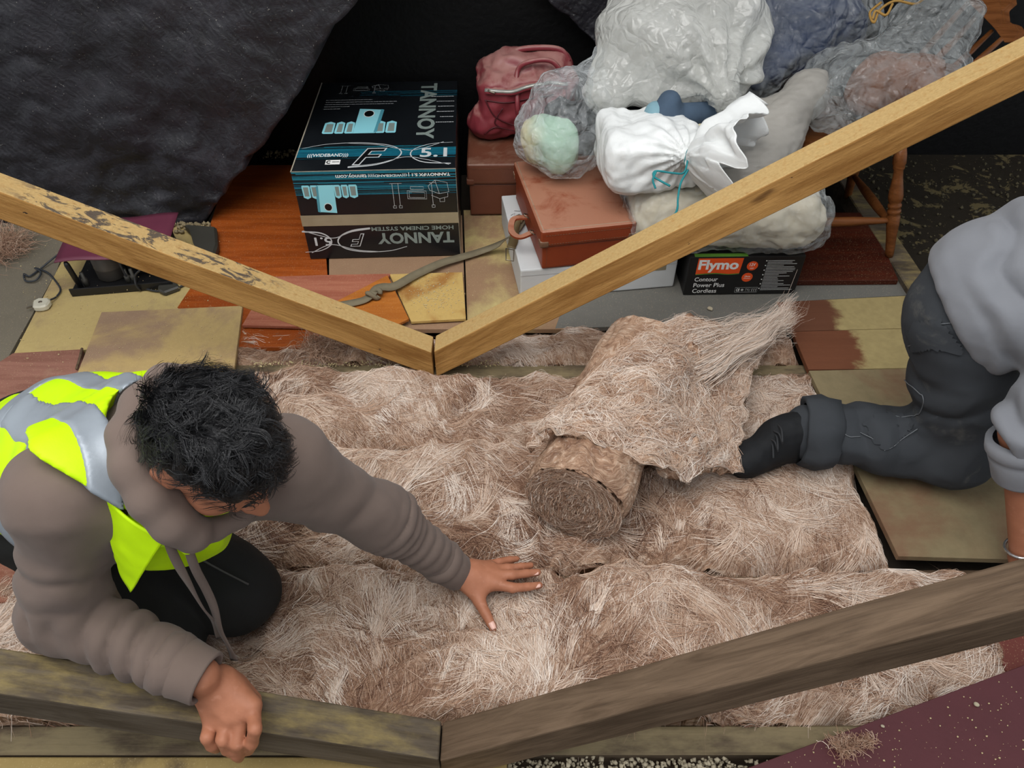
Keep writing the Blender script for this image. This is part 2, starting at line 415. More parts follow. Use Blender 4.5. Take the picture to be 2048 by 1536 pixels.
# ------------------------------------------------------------------ the setting
def struct(name, V, F, mat, parent=None, **kw):
    o = mesh_obj(name, V, F, mat, parent, **kw)
    if parent is None: o['kind'] = 'structure'
    return o
V, F = box_at((0, 1.6, -.135), (7, 6.4, .03)); struct('floor', V, F, plain('ceiling_board_dust', '#3a3128', .95, 0, .3, 12, .4), smooth=False)
V, F = box_at((0, 3.17, 1.05), (7, .12, 2.4)); struct('wall_back', V, F, M_WALL, smooth=False)
# rough unlit floor at the eaves on the right
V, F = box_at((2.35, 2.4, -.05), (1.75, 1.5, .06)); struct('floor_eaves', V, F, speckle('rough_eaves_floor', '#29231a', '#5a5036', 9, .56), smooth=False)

def flue(name, xe0, slope, side, y0, y1, ztop, xfar):
    nu, nv = 150, 130
    zz = np.linspace(-.06, ztop, nu)[:, None]; v = np.linspace(0, 1, nv)[None, :]
    xe = xe0+side*np.minimum(zz, 1.12)*slope; e = np.stack([np.zeros(nu), np.zeros(nu), zz[:, 0]], -1)
    xe = xe+(.018*fbm(e, 9, 4, 5)+.012*vn(e, 30, 4))[:, None]*1.0
    X = xfar+(xe-xfar)*v; Z = zz+0*v
    P = np.stack([X, 0*X, Z], -1)
    warp = np.stack([fbm(P, 1.4, 3, 2), 0*X, fbm(P, 1.4, 3, 9)], -1)*.5
    st = ridged((P+warp)*A(3, 1, 12), 1.0, 3, 21)*.004+ridged((P+warp*1.5)*A(16, 1, 4), 1.0, 2, 33)*.004+fbm(P, 5, 4, 3)*.012
    low = np.clip((.22-Z)/.2, 0, 1); st = st+low*.018*ridged(P*A(4, 1, 16), 1.0, 3, 44)
    G = np.stack([X, y0-st-.02*np.clip(.1-Z, 0, .1)*5, Z], -1)
    edge = G[:, -1].copy(); back = edge.copy(); back[:, 1] = y1
    V = np.vstack([G.reshape(-1, 3), back]); F = grid_faces(nu, nv)
    if side < 0: F = F[:, ::-1]
    i = np.arange(nu-1); b = nu*nv
    q = np.stack([i*nv+nv-1, (i+1)*nv+nv-1, b+i+1, b+i], -1)
    if side < 0: q = q[:, ::-1]
    V = np.asarray(V); F = np.vstack([F, q])
    F = F[:, ::-1]
    return struct(name, V, F, M_BLACK, origin=(float((xe0+xfar)/2), y0, 0))
flue('wall_flue_left', -1.19, .87, 1, 2.52, 3.12, 2.2, -3.4)
flue('wall_flue_right', .80, .98, -1, 2.99, 3.12, 2.2, 1.25)
# crumbling mortar at the foot of the flue
def crumbs(name, pts, r0, r1, mat, parent=None, seed=1, **kw):
    """many small broken grains, one mesh"""
    rs = np.random.default_rng(seed); oc = np.array([[1, 0, 0], [-1, 0, 0], [0, 1, 0], [0, -1, 0], [0, 0, 1], [0, 0, -1.]]); of = np.array([[0, 2, 4], [2, 1, 4], [1, 3, 4], [3, 0, 4], [2, 0, 5], [1, 2, 5], [3, 1, 5], [0, 3, 5]])
    n = len(pts); r = (r0+(r1-r0)*rs.random(n)**2.2)
    q, _ = np.linalg.qr(rs.normal(size=(n, 3, 3))); v = oc[None]*(.6+.7*rs.random((n, 6, 1)))*r[:, None, None]
    V = np.einsum('nij,nkj->nki', q, v)+np.asarray(pts)[:, None]+A(0, 0, 1)*(r*.4)[:, None, None]
    F = (of[None]+(np.arange(n)*6)[:, None, None]).reshape(-1, 3)
    return mesh_obj(name, V.reshape(-1, 3), F, mat, parent, smooth=False, kind='stuff', **kw)
M_CRUMB = plain('sand_crumbs', '#cbb98d', .9, 0, .3, 8, .3); M_STONE = plain('pale_aggregate', '#b3a890', .9, 0, .35, 40, .4)
M_MORT = plain('grey_mortar', '#8d7f62', .95, 0, .5, 30, .4)
rs = np.random.default_rng(3)
p = np.stack([rs.uniform(-1.6, -1.16, 500), 2.50-np.abs(rs.normal(0, .035, 500)), np.full(500, .002)], -1)
crumbs('mortar_crumbs', p, .0015, .010, M_MORT, seed=4, label='loose crumbled mortar along the foot of the black flue', cat='rubble')
p = np.stack([rs.uniform(-1.1, -.75, 260), rs.uniform(3.03, 3.1, 260), np.full(260, .002)], -1)
crumbs('mortar_crumbs', p, .0015, .011, M_MORT, seed=5, label='mortar crumbs against the back wall left of the cinema box', cat='rubble')
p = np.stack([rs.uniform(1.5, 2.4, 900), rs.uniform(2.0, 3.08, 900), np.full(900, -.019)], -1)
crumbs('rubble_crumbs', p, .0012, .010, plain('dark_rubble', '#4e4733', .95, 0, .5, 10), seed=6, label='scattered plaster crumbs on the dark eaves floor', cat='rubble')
# gravel between joists at the very front
rs = np.random.default_rng(9); n = 3400
p = np.stack([rs.uniform(-.02, .62, n), rs.uniform(.32, .555, n), -.05+rs.uniform(-.012, .012, n)], -1)
crumbs('loose_gravel', p, .0035, .008, M_STONE, seed=8, label='pale loose-fill gravel between the joists at the bottom edge', cat='gravel')

# joists
def timber(name, c, size, mat, label, cat='joist', bevel=.004):
    V, F = box_at((0, 0, 0), size, None, bevel, 1)
    o = mesh_obj(name, V, F, mat, None, origin=(0, 0, 0), smooth=False, label=label, cat=cat); o.location = c; return o
timber('ceiling_joist', (0, 1.695, -.085), (4.4, .06, .11), M_JOIST, 'dusty ceiling joist under the pale V of struts')
timber('ceiling_joist', (0, .584, -.085), (4.0, .058, .12), M_JOIST, 'dark ceiling joist beside the gravel at the bottom edge')
timber('ceiling_joist', (0, .984, -.105), (4.0, .040, .09), M_OLD2, 'ceiling joist in the gap between two insulation strips')
timber('wall_plate', (1.405, 2.30, -.015), (.085, 1.5, .07), M_OLD, 'grimy dark timber running past the front chair leg', 'timber')

V, F = box_at((-.56, .475, -.045), (1.1, .155, .03), None, .003, 1); mesh_obj('dusty_plank', V, F, dusty('sawdust_plank', '#6b5a44', '#a8905c', .7, 6, .85, seed=21), smooth=False, label='sawdust-covered plank at the bottom edge left of the gravel', cat='board')
# struts of the two trusses
def strut(y, ridge0, ridge1, mat, label, length, depth=.074, h=.088, side=1, z_cut=None):
    a = Py(*ridge0, y); b = Py(*ridge1, y); d = unit(b-a)
    ang = math.atan2(d[2], abs(d[0]))
    n = 60; tan = math.tan(ang)
    rs = np.linspace(0, 1, n)
    V, F = [], []
    for i, s in enumerate(rs):
        x = s*length
        for (yy, zz) in ((0, 0), (depth, 0), (depth, -h), (0, -h)):
            x0 = x+(zz*tan*-1 if False else 0)
            xo = zz*tan if i == 0 else x
            V.append((xo, yy+.002*math.sin(3*s+zz*9), zz+.0016*math.sin(11*s+yy*40)))
    for i in range(n-1):
        for j in range(4): F.append((i*4+j, i*4+(j+1) % 4, i*4+4+(j+1) % 4, i*4+4+j))
    F += [(3, 2, 1, 0), tuple((n-1)*4+j for j in range(4))]
    bm = bmesh.new(); vs = [bm.verts.new(v) for v in V]
    for f in F: bm.faces.new([vs[k] for k in f])
    bmesh.ops.recalc_face_normals(bm, faces=list(bm.faces))
    me = bpy.data.meshes.new('timber_strut'); bm.to_mesh(me); bm.free(); me.materials.append(mat)
    o = bpy.data.objects.new('timber_strut', me); COL.objects.link(o); o.location = tuple(a)
    if side > 0: o.rotation_euler = (0, -ang, 0)
    else:
        for v in me.vertices: v.co.x *= -1
        bm = bmesh.new(); bm.from_mesh(me); bmesh.ops.reverse_faces(bm, faces=list(bm.faces)); bm.to_mesh(me); bm.free()
        o.rotation_euler = (0, ang, 0)
    bv = o.modifiers.new('worn_edges', 'BEVEL'); bv.width = .0035; bv.segments = 2; bv.limit_method = 'ANGLE'
    WLOC[o.name] = np.asarray(a)
    return tag(o, label, 'timber', 'truss struts')
Y1, Y2 = 1.655, .525
S1L = strut(Y1, (863, 705), (0, 385), M_PINE_L, 'pale pine strut with black paint splashes rising towards the left', 1.9, side=-1)
S1R = strut(Y1, (868, 703), (2048, 112), M_PINE_R, 'pale sawn pine strut rising towards the right past the cases', 2.3, side=1)
S2L = strut(Y2, (877, 1519), (0, 1390), M_OLD, 'dark weathered strut gripped by the kneeling man', 1.5, side=-1)
S2R = strut(Y2, (880, 1522), (2048, 1222), M_OLD2, 'dark weathered strut with a knot rising towards the lower right', 1.6, side=1)

# ------------------------------------------------------------------ loose boards on the joists
def board(name, px, z, th, mat, label, bevel=.0012, cat='board'):
    poly = [Pz(x, y, z)[:2] for x, y in px]
    V, F = prism(poly, z-th, z, bevel)
    return mesh_obj(name, V, F, mat, smooth=False, label=label, cat=cat)
YD = '#c6ab6a'
bd = lambda *a, **k: dusty(*a, **k)
board('chipboard_panel', [(-260, 480), (58, 440), (150, 440), (112, 545), (-8, 757), (-160, 757)], -.004, .018, bd('greyed_board', '#7a7263', '#9a8d68', .36, 3, seed=1), 'grey-brown board at the far left edge beyond the dark gap')
board('chipboard_panel', [(158, 455), (430, 448), (368, 612), (350, 690), (28, 706)], -.004, .018, bd('yellow_board', '#9c8468', '#c2ab72', .66, 3, seed=2), 'board thick with yellow dust under the maroon motor unit')
board('chipboard_panel', [(203, 624), (485, 611), (468, 742), (152, 752)], .011, .015, bd('yellow_board_b', '#9c8068', '#bca16c', .58, 3, seed=3), 'dusty yellow board lying just behind the kneeling man')
board('laminate_board', [(26, 706), (165, 698), (150, 1000), (-170, 1000), (-120, 800)], .002, .016, bd('pink_board', '#96695a', '#b2957a', .3, 4, grain=4, grain_c='#84594b', seed=4), 'pinkish-brown board left of the kneeling man')
board('laminate_board', [(-170, 1003), (120, 1003), (90, 1204), (-200, 1204)], .0, .016, bd('pink_board_b', '#9a6a58', '#b98e79', .35, 6, grain=4, grain_c='#83523f', seed=5), 'pinkish wood-grain board under the man\'s elbow at the left edge')
M_ORANGE = dusty('orange_veneer', '#a5521f', '#b08662', .16, 3, .36, grain=3.0, grain_c='#8d4217', seed=6, specks=True)
board('tabletop_leaf', [(500, 330), (640, 330), (655, 555), (645, 694), (468, 694), (354, 615), (416, 525), (420, 450), (440, 388), (468, 345)], -.003, .018, M_ORANGE, 'orange veneered table leaf with rounded corner under the cinema box')
board('laminate_board', [(484, 650), (541, 553), (650, 550), (782, 547), (700, 655)], .0135, .012, bd('pink_laminate', '#aa6a52', '#bb8a72', .25, 6, grain=3, grain_c='#985742', seed=7), 'salmon-pink laminate strip beside the orange table leaf')
board('plywood_offcut', [(775, 550), (818, 637), (782, 655), (640, 655), (665, 606)], .026, .011, dusty('orange_ply', '#b86f2a', '#c69a5c', .25, 5, .6, grain=5, grain_c='#a55f20', seed=8), 'orange plywood offcut lying under the knotted strap')
board('plywood_offcut', [(779, 548), (925, 544), (932, 637), (822, 643)], .013, .011, bd('ply_dust', '#a8763c', '#cbaa66', .62, 6, seed=9), 'sawdust-covered ply offcut right of the orange offcut')
board('chipboard_panel', [(658, 430), (924, 430), (932, 658), (658, 658)], -.0035, .018, bd('beige_board', '#9c7c61', '#b69a73', .35, 3, seed=10), 'beige board in front of the cinema box')
board('chipboard_panel', [(927, 420), (1075, 420), (1160, 658), (935, 658)], -.0035, .018, bd('beige_board_b', '#9d7d60', '#cbb97c', .5, 2.4, seed=11), 'beige and yellow dusty board left of the white carton')
board('cement_board', [(1110, 657), (1165, 500), (1800, 498), (1818, 590), (1552, 604), (1574, 641)], -.003, .018, bd('grey_board', '#72706a', '#8f8870', .2, 4, seed=12), 'grey board in front of the black garden-tool carton')
def plank_mat(name, base, grain, seed, x0):
    t = NT(name); c = t.coord((1, 1, 1), (seed, seed*.4, 0)); g = t.noise(t.coord((3, 40, 40)), 1, 7, .6, .3); col = t.mix(g, base, grain)
    sp = t.n.new('ShaderNodeSeparateXYZ'); t.link(t.tc.outputs['Object'], sp.inputs[0])
    m = t.step(t.math('ADD', t.math('MULTIPLY', t.math('SUBTRACT', sp.outputs[0], x0), 3.0), t.noise(c, 5, 8, .66, .3)), .5, .66)   # dirt drifted over one side
    col = t.mix(m, col, t.mix(t.noise(c, 40, 5), '#b3a06e', '#8f7f56'))
    return t.done(col, .7, t.bump(t.math('ADD', m, t.noise(c, 70, 5)), .3, .003), 0, .3)
board('laminate_plank', [(1553, 604), (1838, 590), (1846, 655), (1584, 662)], -.0005, .018, plank_mat('brown_plank', '#6d4530', '#5b3624', 1, -.10), 'short brown plank right of the insulation, nearest the grey board')
board('laminate_plank', [(1585, 663), (1848, 656), (1862, 735), (1617, 739)], -.0005, .018, plank_mat('brown_plank_b', '#74472f', '#623823', 2, -.06), 'middle brown plank right of the insulation')
def big_dusty():
    t = NT('greenish_dust_board'); c = t.coord(); g = t.noise(t.coord((3, 30, 30)), 1, 8, .62, .5); col = t.mix(g, '#6a4a37', '#836a52')
    m = t.step(t.noise(c, 2.6, 8, .62, .4), .36, .56); col = t.mix(m, col, t.mix(t.noise(c, 30, 5), '#8d7f60', '#70644b'))
    return t.done(col, .8, t.bump(t.math('ADD', m, t.noise(c, 80, 5)), .3, .003), 0, .25)
board('chipboard_panel', [(1618, 741), (1863, 736), (2180, 730), (2240, 1125), (1797, 1112)], -.0005, .018, big_dusty(), 'large olive-dusted board under the crouching person\'s knee')
board('tabletop_leaf', [(1555, 562), (1797, 560), (1738, 425), (1555, 425)], .018, .02, dusty('dark_red_wood', '#4a1c0c', '#5c3420', .15, 3, .45, grain=3, grain_c='#3a1408', seed=13), 'dark red-brown board under the chair')
board('hardboard_sheet', [(1462, 1548), (2120, 1303), (2240, 1700), (1380, 1700)], .018, .012, dusty('maroon_sheet', '#5a2f33', '#7d5560', .2, 4, .5, seed=14, specks=False), 'maroon sheet across the bottom right corner', cat='board')
board('laminate_board', [(1987, 1277), (2140, 1256), (2150, 1352), (2012, 1342)], -.002, .02, dusty('maroon_sheet_b', '#6a342c', '#85523f', .2, 4, .55, seed=15), 'small reddish-brown board above the maroon sheet')
# light specks of debris on the sheet and boards
rs = np.random.default_rng(12); pts = []
for k in range(240):
    x, y = rs.uniform(1560, 2048), rs.uniform(1360, 1536)
    if y > 1548-(x-1462)*.372+14: pts.append(Pz(x, y, .0185))
crumbs('sawdust_grains', np.array(pts), .0006, .0028, M_CRUMB, seed=3, label='fine sawdust grains sprinkled on the maroon sheet', cat='sawdust')
pts = [Pz(rs.uniform(500, 1000), rs.uniform(722, 734), -.016) for k in range(420)]
crumbs('sawdust_grains', np.array(pts), .001, .004, M_CRUMB, seed=4, label='sawdust lying on the joist below the pale V of struts', cat='sawdust')
pts = [Pz(rs.normal(870, 28), rs.normal(588, 16), .0135) for k in range(500)]
crumbs('sawdust_grains', np.array(pts), .0008, .003, M_CRUMB, seed=6, label='heap of sawdust on the ply offcut', cat='sawdust')
pts = [Pz(rs.uniform(40, 460), rs.uniform(480, 735), .0115 if rs.random() < .5 else -.003) for k in range(500)]
crumbs('sawdust_grains', np.array(pts), .0008, .003, M_CRUMB, seed=7, label='sawdust scattered over the boards at the left', cat='sawdust')
for nm, x, y, z, r, lb in (('plaster_chip', 1953, 1409, .018, .006, 'white plaster pebble on the maroon sheet'), ('plaster_chip', 1765, 1452, .018, .004, 'tiny white chip near the edge of the maroon sheet'),
                       ('plaster_chip', 1420, 617, -.003, .011, 'beige chip lying on the grey board')):
    c = Pz(x, y, z+r*.6); f = lambda P, c=c, r=r: s_ell(P, c, yawm(.5), (r, r*.8, r*.6))+.15*r*fbm(P, .8/r, 2, 3)
    V, F = surf(f, c-r*1.6, c+r*1.6, r/5, 4); mesh_obj(nm, V, F, M_STONE, label=lb, cat='pebble')
# ------------------------------------------------------------------ mineral-wool insulation
def wool_mat(name, dark=0.0):
    t = NT(name); c = t.coord()
    w = t.n.new('ShaderNodeTexNoise'); w.inputs['Scale'].default_value = 5; w.inputs['Detail'].default_value = 3; t.link(c, w.inputs['Vector'])
    vm = t.n.new('ShaderNodeVectorMath'); vm.operation = 'MULTIPLY_ADD'; vm.inputs[1].default_value = (.35, .35, .35); t.link(w.outputs['Color'], vm.inputs[0]); t.link(c, vm.inputs[2])
    mp = t.n.new('ShaderNodeMapping'); mp.inputs['Scale'].default_value = (7, 26, 14); t.link(vm.outputs[0], mp.inputs[0])
    fib = t.noise(mp.outputs[0], 2.4, 6, .68, .6)
    mp2 = t.n.new('ShaderNodeMapping'); mp2.inputs['Scale'].default_value = (30, 140, 60); t.link(vm.outputs[0], mp2.inputs[0]); fine = t.noise(mp2.outputs[0], 1.6, 4, .65, .8)
    big = t.noise(c, 4.5, 3, .6, .5)
    col = t.ramp(t.math('ADD', t.math('MULTIPLY', fib, .65), t.math('MULTIPLY', big, .4)), [(.33, '#6e4f40'), (.46, '#96755f'), (.56, '#b8977e'), (.68, '#dcc6b3')])
    col = t.mix(t.math('MULTIPLY', t.step(fine, .52, .72), .5), col, '#e3d0bf'); col = t.mix(t.math('MULTIPLY', t.step(fine, .5, .3), .35), col, '#5a3d30')
    h = t.math('ADD', fib, t.math('MULTIPLY', fine, .6))
    return t.done(col, .95, t.bump(h, .75, .008), 0, .1, Sheen_Roughness=.6)
M_WOOL = wool_mat('mineral_wool')
def fibre_mat():
    t = NT('wool_fibres'); a = t.n.new('ShaderNodeAttribute'); a.attribute_name = 'tint'
    col = t.ramp(a.outputs['Fac'], [(0, '#553a2e'), (.25, '#8a6753'), (.5, '#b4937b'), (.75, '#d8c1ae'), (1, '#f0e4d9')])
    return t.done(col, .8, None, 0, .15)
M_FIB = fibre_mat()
def strands(path_fn, n_lock, per, rng, length=(.06, .20), seg=7, width=.0007, lift=.0028, spread=.008, tint=None, fly=.0):
    """locks of curved fibres lying on a surface. path_fn(u)->(point, tangent dir, normal) vectorised start, height fn"""
    starts, dirs, hfun, bnd = path_fn(n_lock)
    n = n_lock*per
    L = rng.uniform(*length, n_lock); curv = rng.normal(0, 5, n_lock); curv2 = rng.normal(0, 34, n_lock)
    s3 = np.c_[starts, np.zeros(n_lock)]; t0 = np.clip(.43+.34*fbm(s3, 7, 2, 91)+rng.normal(0, .17, n_lock), 0, 1) if tint is None else tint(n_lock)
    s = np.linspace(0, 1, seg)
    k = np.repeat(np.arange(n_lock), per)
    off = rng.normal(0, 1, (n, 2))*spread*rng.lognormal(-.1, .6, n_lock)[k][:, None]
    ang0 = np.arctan2(dirs[:, 1], dirs[:, 0])[k]+rng.normal(0, .07, n)
    Ls = L[k]*rng.uniform(.6, 1.1, n)
    cur = (curv[k]+rng.normal(0, 1.8, n)); c2 = curv2[k]
    ds = Ls/(seg-1)
    X = starts[k, 0]+off[:, 0]; Y = starts[k, 1]+off[:, 1]; ang = ang0.copy(); pts = []
    lf = rng.gamma(1.3, lift*.6, n)
    for i in range(seg):
        z = hfun(X, Y)+lf*math.sin(math.pi*min(1, .15+s[i]*.8))+fly*rng.gamma(1.0, 1.0, n)*s[i]
        pts.append(np.stack([X, Y, z], -1)); ang = ang+(cur+c2*(s[i]-.5))*ds+rng.normal(0, .05, n); X = np.clip(X+np.cos(ang)*ds, bnd[0], bnd[1]); Y = np.clip(Y+np.sin(ang)*ds, bnd[2], bnd[3])
    P = np.stack(pts, 1)
    T = np.gradient(P, axis=1); T /= np.linalg.norm(T, axis=2)[..., None]+1e-9
    B = np.cross(T, A(0, -.35, 1)); B /= np.linalg.norm(B, axis=2)[..., None]+1e-9
    wd = (width*rng.uniform(.5, 1.5, n))[:, None, None]*np.array([.5, 1, 1, 1, .8, .5, .2, .2][:seg])[None, :, None]*np.ones((1, seg, 1))
    V = np.stack([P-B*wd/2, P+B*wd/2], 2).reshape(-1, 3)
    a = (np.arange(n)[:, None]*seg+np.arange(seg-1)[None])*2
    F = np.stack([a, a+1, a+3, a+2], -1).reshape(-1, 4)
    ti = np.repeat(np.clip(t0[k]+rng.normal(0, .1, n), 0, 1), seg*2)
    return V, F, ti
PRESS = []          # (x, y, radius, depth) where knees, hands and the roll weigh on the wool
def wool_height(x0, x1, y0, y1, base, amp, seed, edge=.05, drop=.07):
    def h(X, Y):
        P = np.stack([X, Y, np.zeros_like(X)], -1)
        wp = P+np.stack([fbm(P, 3, 3, seed), fbm(P, 3, 3, seed+5), 0*X], -1)*.10
        z = base+amp*(1.05*fbm(wp*A(1, 1.5, 1), 5.0, 3, seed)+.38*ridged(wp*A(7, 13, 1), 1.0, 3, seed+3))
        z = z+amp*.12*ridged(wp*A(24, 44, 1), 1.0, 2, seed+9)
        e = np.minimum(np.minimum(X-x0, x1-X)*1.2, np.minimum(Y-y0, y1-Y)); e = e+.012*fbm(P, 14, 3, seed+7)
        q = np.clip(e/edge, 0, 1); z = z-drop*(1-np.sqrt(np.clip(1-(1-q)**2, 0, 1)))
        for (px, py, r, d) in PRESS: z = z-d*np.exp(-((X-px)**2+(Y-py)**2)/(r*r))
        return z
    return h
def flow(X, Y, seed, base_ang):
    P = np.stack([X, Y, np.zeros_like(X)], -1)
    return base_ang+1.7*fbm(P, 2.6, 2, seed+40)+.45*vn(P, 9, seed+44)
def strip(x0, x1, y0, y1, base, amp, seed, label, n_lock, ang=0.0, res=.0055, per=13):
    nu, nv = int((x1-x0)/res), int((y1-y0)/res)
    X, Y = np.meshgrid(np.linspace(x0, x1, nu), np.linspace(y0, y1, nv), indexing='ij')
    h = wool_height(x0, x1, y0, y1, base, amp, seed); Z = h(X, Y)
    rg = np.random.default_rng(seed)
    e = np.minimum(np.minimum(X-x0, x1-X), np.minimum(Y-y0, y1-Y))
    G = np.stack([X, Y, Z], -1).reshape(-1, 3)
    # skirt down to the ceiling so that the strip is a solid batt
    ring = np.concatenate([np.arange(nu)*nv, (nu-1)*nv+np.arange(1, nv), (np.arange(nu-2, -1, -1))*nv+nv-1, np.arange(nv-2, 0, -1)])
    low = G[ring].copy(); low[:, 2] = -.115
    n = len(G); m = len(ring); i = np.arange(m); j = (i+1) % m
    F = np.vstack([grid_faces(nu, nv), np.stack([ring[i], n+i, n+j, ring[j]], -1)[:, ::-1]])
    o = mesh_obj('insulation_strip', np.vstack([G, low]), F, M_WOOL, origin=((x0+x1)/2, (y0+y1)/2, -.115), label=label, cat='insulation', group='strips of brown mineral wool')
    def pf(k):
        x = rg.uniform(x0+.01, x1-.03, k); y = rg.uniform(y0+.008, y1-.008, k); a = flow(x, y, seed, ang)
        return np.stack([x, y], -1), np.stack([np.cos(a), np.sin(a)], -1), (lambda xx, yy: h(np.clip(xx, x0-.01, x1+.01), np.clip(yy, y0-.01, y1+.01))), (x0-.006, x1+.012, y0-.004, y1+.004)
    def pf5(k): a_, b_, c_, d_ = pf(k); w_ = rg.uniform(0, 6.28, k); return a_, np.stack([np.cos(w_), np.sin(w_)], -1), c_, d_
    V1, F1, t1 = strands(pf, n_lock, per, rg)
    nl2 = n_lock//3
    V2, F2, t2 = strands(pf, nl2, 2, rg, (.03, .10), 7, .0005, .007, .012, None, .001)
    nw = max(6, n_lock//34)
    V3, F3, t3 = strands(pf, nw, 110, rg, (.12, .34), 7, .0008, .004, .009, lambda k: np.clip(rg.normal(.74, .10, k), 0, 1))
    nw2 = nw*2; V4, F4, t4 = strands(pf, nw2, 60, rg, (.03, .08), 7, .0008, .004, .014, lambda k: np.clip(rg.normal(.80, .10, k), 0, 1))
    V5, F5, t5 = strands(pf5, n_lock*2, 4, rg, (.010, .035), 7, .0005, .005, .010)
    n1, n2, n3 = len(V1), len(V1)+len(V2), len(V1)+len(V2)+len(V3)
    mesh_obj('loose_fibres', np.vstack([V1, V2, V3, V4, V5]), np.vstack([F1, F2+n1, F3+n2, F4+n3, F5+n3+len(V4)]), M_FIB, o, kind='stuff', attr={'tint': np.concatenate([t1, t2, t3, t4, t5])})
    return o, h
PRESS += [(-.60, .85, .10, .03), (-.74, .74, .10, .03), (-.03, .90, .11, .034), (.70, 1.36, .13, .05)]
INS = {}
_, INS[1] = strip(-.90, .915, 1.718, 1.885, -.012, .024, 101, 'narrow strip of brown insulation behind the pale V of struts', 560)
_, INS[2] = strip(-.98, .925, 1.375, 1.672, -.004, .030, 202, 'brown insulation strip in front of the pale V, behind the roll', 1500)
_, INS[3] = strip(-1.02, .928, .985, 1.378, .000, .032, 303, 'brown insulation strip that the rolled wool stands on', 2000)
_, INS[4] = strip(-1.25, 1.10, .612, .985, .004, .034, 404, 'long front insulation strip under the man\'s outstretched hand', 2700)
# ragged ends of the front strip that run under the bracelet wearer's hand
# ------------------------------------------------------------------ the roll that is being laid, with its loose flap
axis = unit(A(.40, .92, 0)); C0 = A(.150, 1.080, .118); RL = .118; perp = A(axis[1], -axis[0], 0)
def roll_mesh():
    na, nl = 150, 70; Vs = []; Ln = .60
    a = np.linspace(0, 2*math.pi, na, endpoint=False); l = np.linspace(0, 1, nl)
    AA, LL = np.meshgrid(a, l, indexing='ij')
    flat = 1-.10*np.clip(-np.sin(AA), 0, 1)
    P = np.stack([np.cos(AA)*3, np.sin(AA)*3, LL*4], -1)
    r = RL*flat*(1+.05*fbm(P, .7, 3, 5)+.018*ridged(P*A(1, 1, .6), 2.4, 3, 8)+.015*ridged(P*A(4, 4, .8), 1.5, 2, 6))*(1-.05*np.exp(-((LL-0)/.05)**2))
    G = C0+axis*(LL[..., None]*Ln)+perp*(np.cos(AA)*r)[..., None]*1.05+A(0, 0, 1)*(np.sin(AA)*r)[..., None]
    F = []
    idx = lambda i, j: (i % na)*nl+j
    i, j = np.meshgrid(np.arange(na), np.arange(nl-1), indexing='ij')
    F = np.stack([idx(i, j), idx(i+1, j), idx(i+1, j+1), idx(i, j+1)], -1).reshape(-1, 4)
    V = G.reshape(-1, 3)
    # near end: spiral of packed layers
    nr = 60; parts = [V]; fs = [F]; base = len(V)
    rr = np.linspace(.995, .02, nr)
    R2, A2 = np.meshgrid(rr, a, indexing='ij')
    spiral = np.sin((R2*5.2+A2/(2*math.pi))*2*math.pi); P2 = np.stack([R2*np.cos(A2), R2*np.sin(A2), 0*R2], -1)
    dep = .0028*spiral+.016*fbm(P2, 6, 4, 12)+.008*fbm(P2, 30, 3, 2)-.018*(1-R2)**.5*.6
    dep = dep*np.clip((1-R2)/.05, 0, 1)
    rim = np.stack([r[:, 0]]*nr)
    E = C0-axis*dep[..., None]*1.0+perp*(np.cos(A2)*rim*R2)[..., None]*1.05+A(0, 0, 1)*(np.sin(A2)*rim*R2)[..., None]
    parts.append(E.reshape(-1, 3)); i, j = np.meshgrid(np.arange(nr-1), np.arange(na), indexing='ij')
    fs.append(np.stack([base+i*na+j, base+i*na+(j+1) % na, base+(i+1)*na+(j+1) % na, base+(i+1)*na+j], -1).reshape(-1, 4)[:, ::-1])
    nn = base+nr*na; far = G[:, -1]; parts.append(np.vstack([far.mean(0)[None]])); 
    k = np.arange(na); 
    V = np.vstack(parts); tri = np.stack([idx(k, nl-1), idx(k+1, nl-1), np.full(na, nn), np.full(na, nn)], -1)
    return V, np.vstack(fs), tri
V, F, _ = roll_mesh()
ROLL = mesh_obj('insulation_roll', V, F, M_WOOL, origin=(C0[0]+axis[0]*.3, C0[1]+axis[1]*.3, 0), label='part-unrolled roll of brown insulation with its end facing us', cat='insulation')
# flap: control points (pixel, height) - rows from the near edge to the far edge, columns from the roll to the loose end
ctl = [[(1058, 905, .16), (1105, 868, .215), (1200, 895, .225), (1320, 945, .150), (1400, 950, .085), (1472, 938, .055)],
       [(1092, 862, .20), (1165, 812, .235), (1270, 838, .225), (1380, 872, .140), (1430, 868, .090), (1475, 862, .055)],
       [(1150, 800, .20), (1215, 755, .240), (1320, 765, .215), (1390, 770, .110), (1440, 760, .070), (1500, 745, .050)],
       [(1215, 735, .17), (1270, 700, .225), (1360, 700, .190), (1430, 705, .130), (1500, 690, .090), (1545, 680, .060)],
       [(1250, 700, .11), (1300, 668, .160), (1390, 655, .150), (1460, 665, .120), (1530, 655, .090), (1572, 640, .060)]]
C = np.array([[Pz(x, y, z) for x, y, z in row] for row in ctl])
def patch(C, nu, nv):
    rows = np.array([smooth_path(r, nv) for r in C]); return np.stack([smooth_path(rows[:, j], nu) for j in range(nv)], 1)
nu, nv = 130, 150
G = patch(C, nu, nv); flat = G.reshape(-1, 3)
dz = .020*fbm(flat, 9, 3, 71)+.012*ridged(flat*A(7, 20, 7), 1.0, 3, 72)+.008*ridged(flat, 32, 2, 73)
G2 = flat.copy(); G2[:, 2] = np.maximum(G2[:, 2]+dz, .012)
V, F = sheet(G2, nu, nv, .022+.012*vn(flat, 22, 3).reshape(nu, nv)); 
if vnormals(V, F)[:nu*nv, 2].mean() < 0: F = F[:, ::-1]
FLAP = mesh_obj('unrolled_flap', V, F, M_WOOL, ROLL)
rg = np.random.default_rng(55)
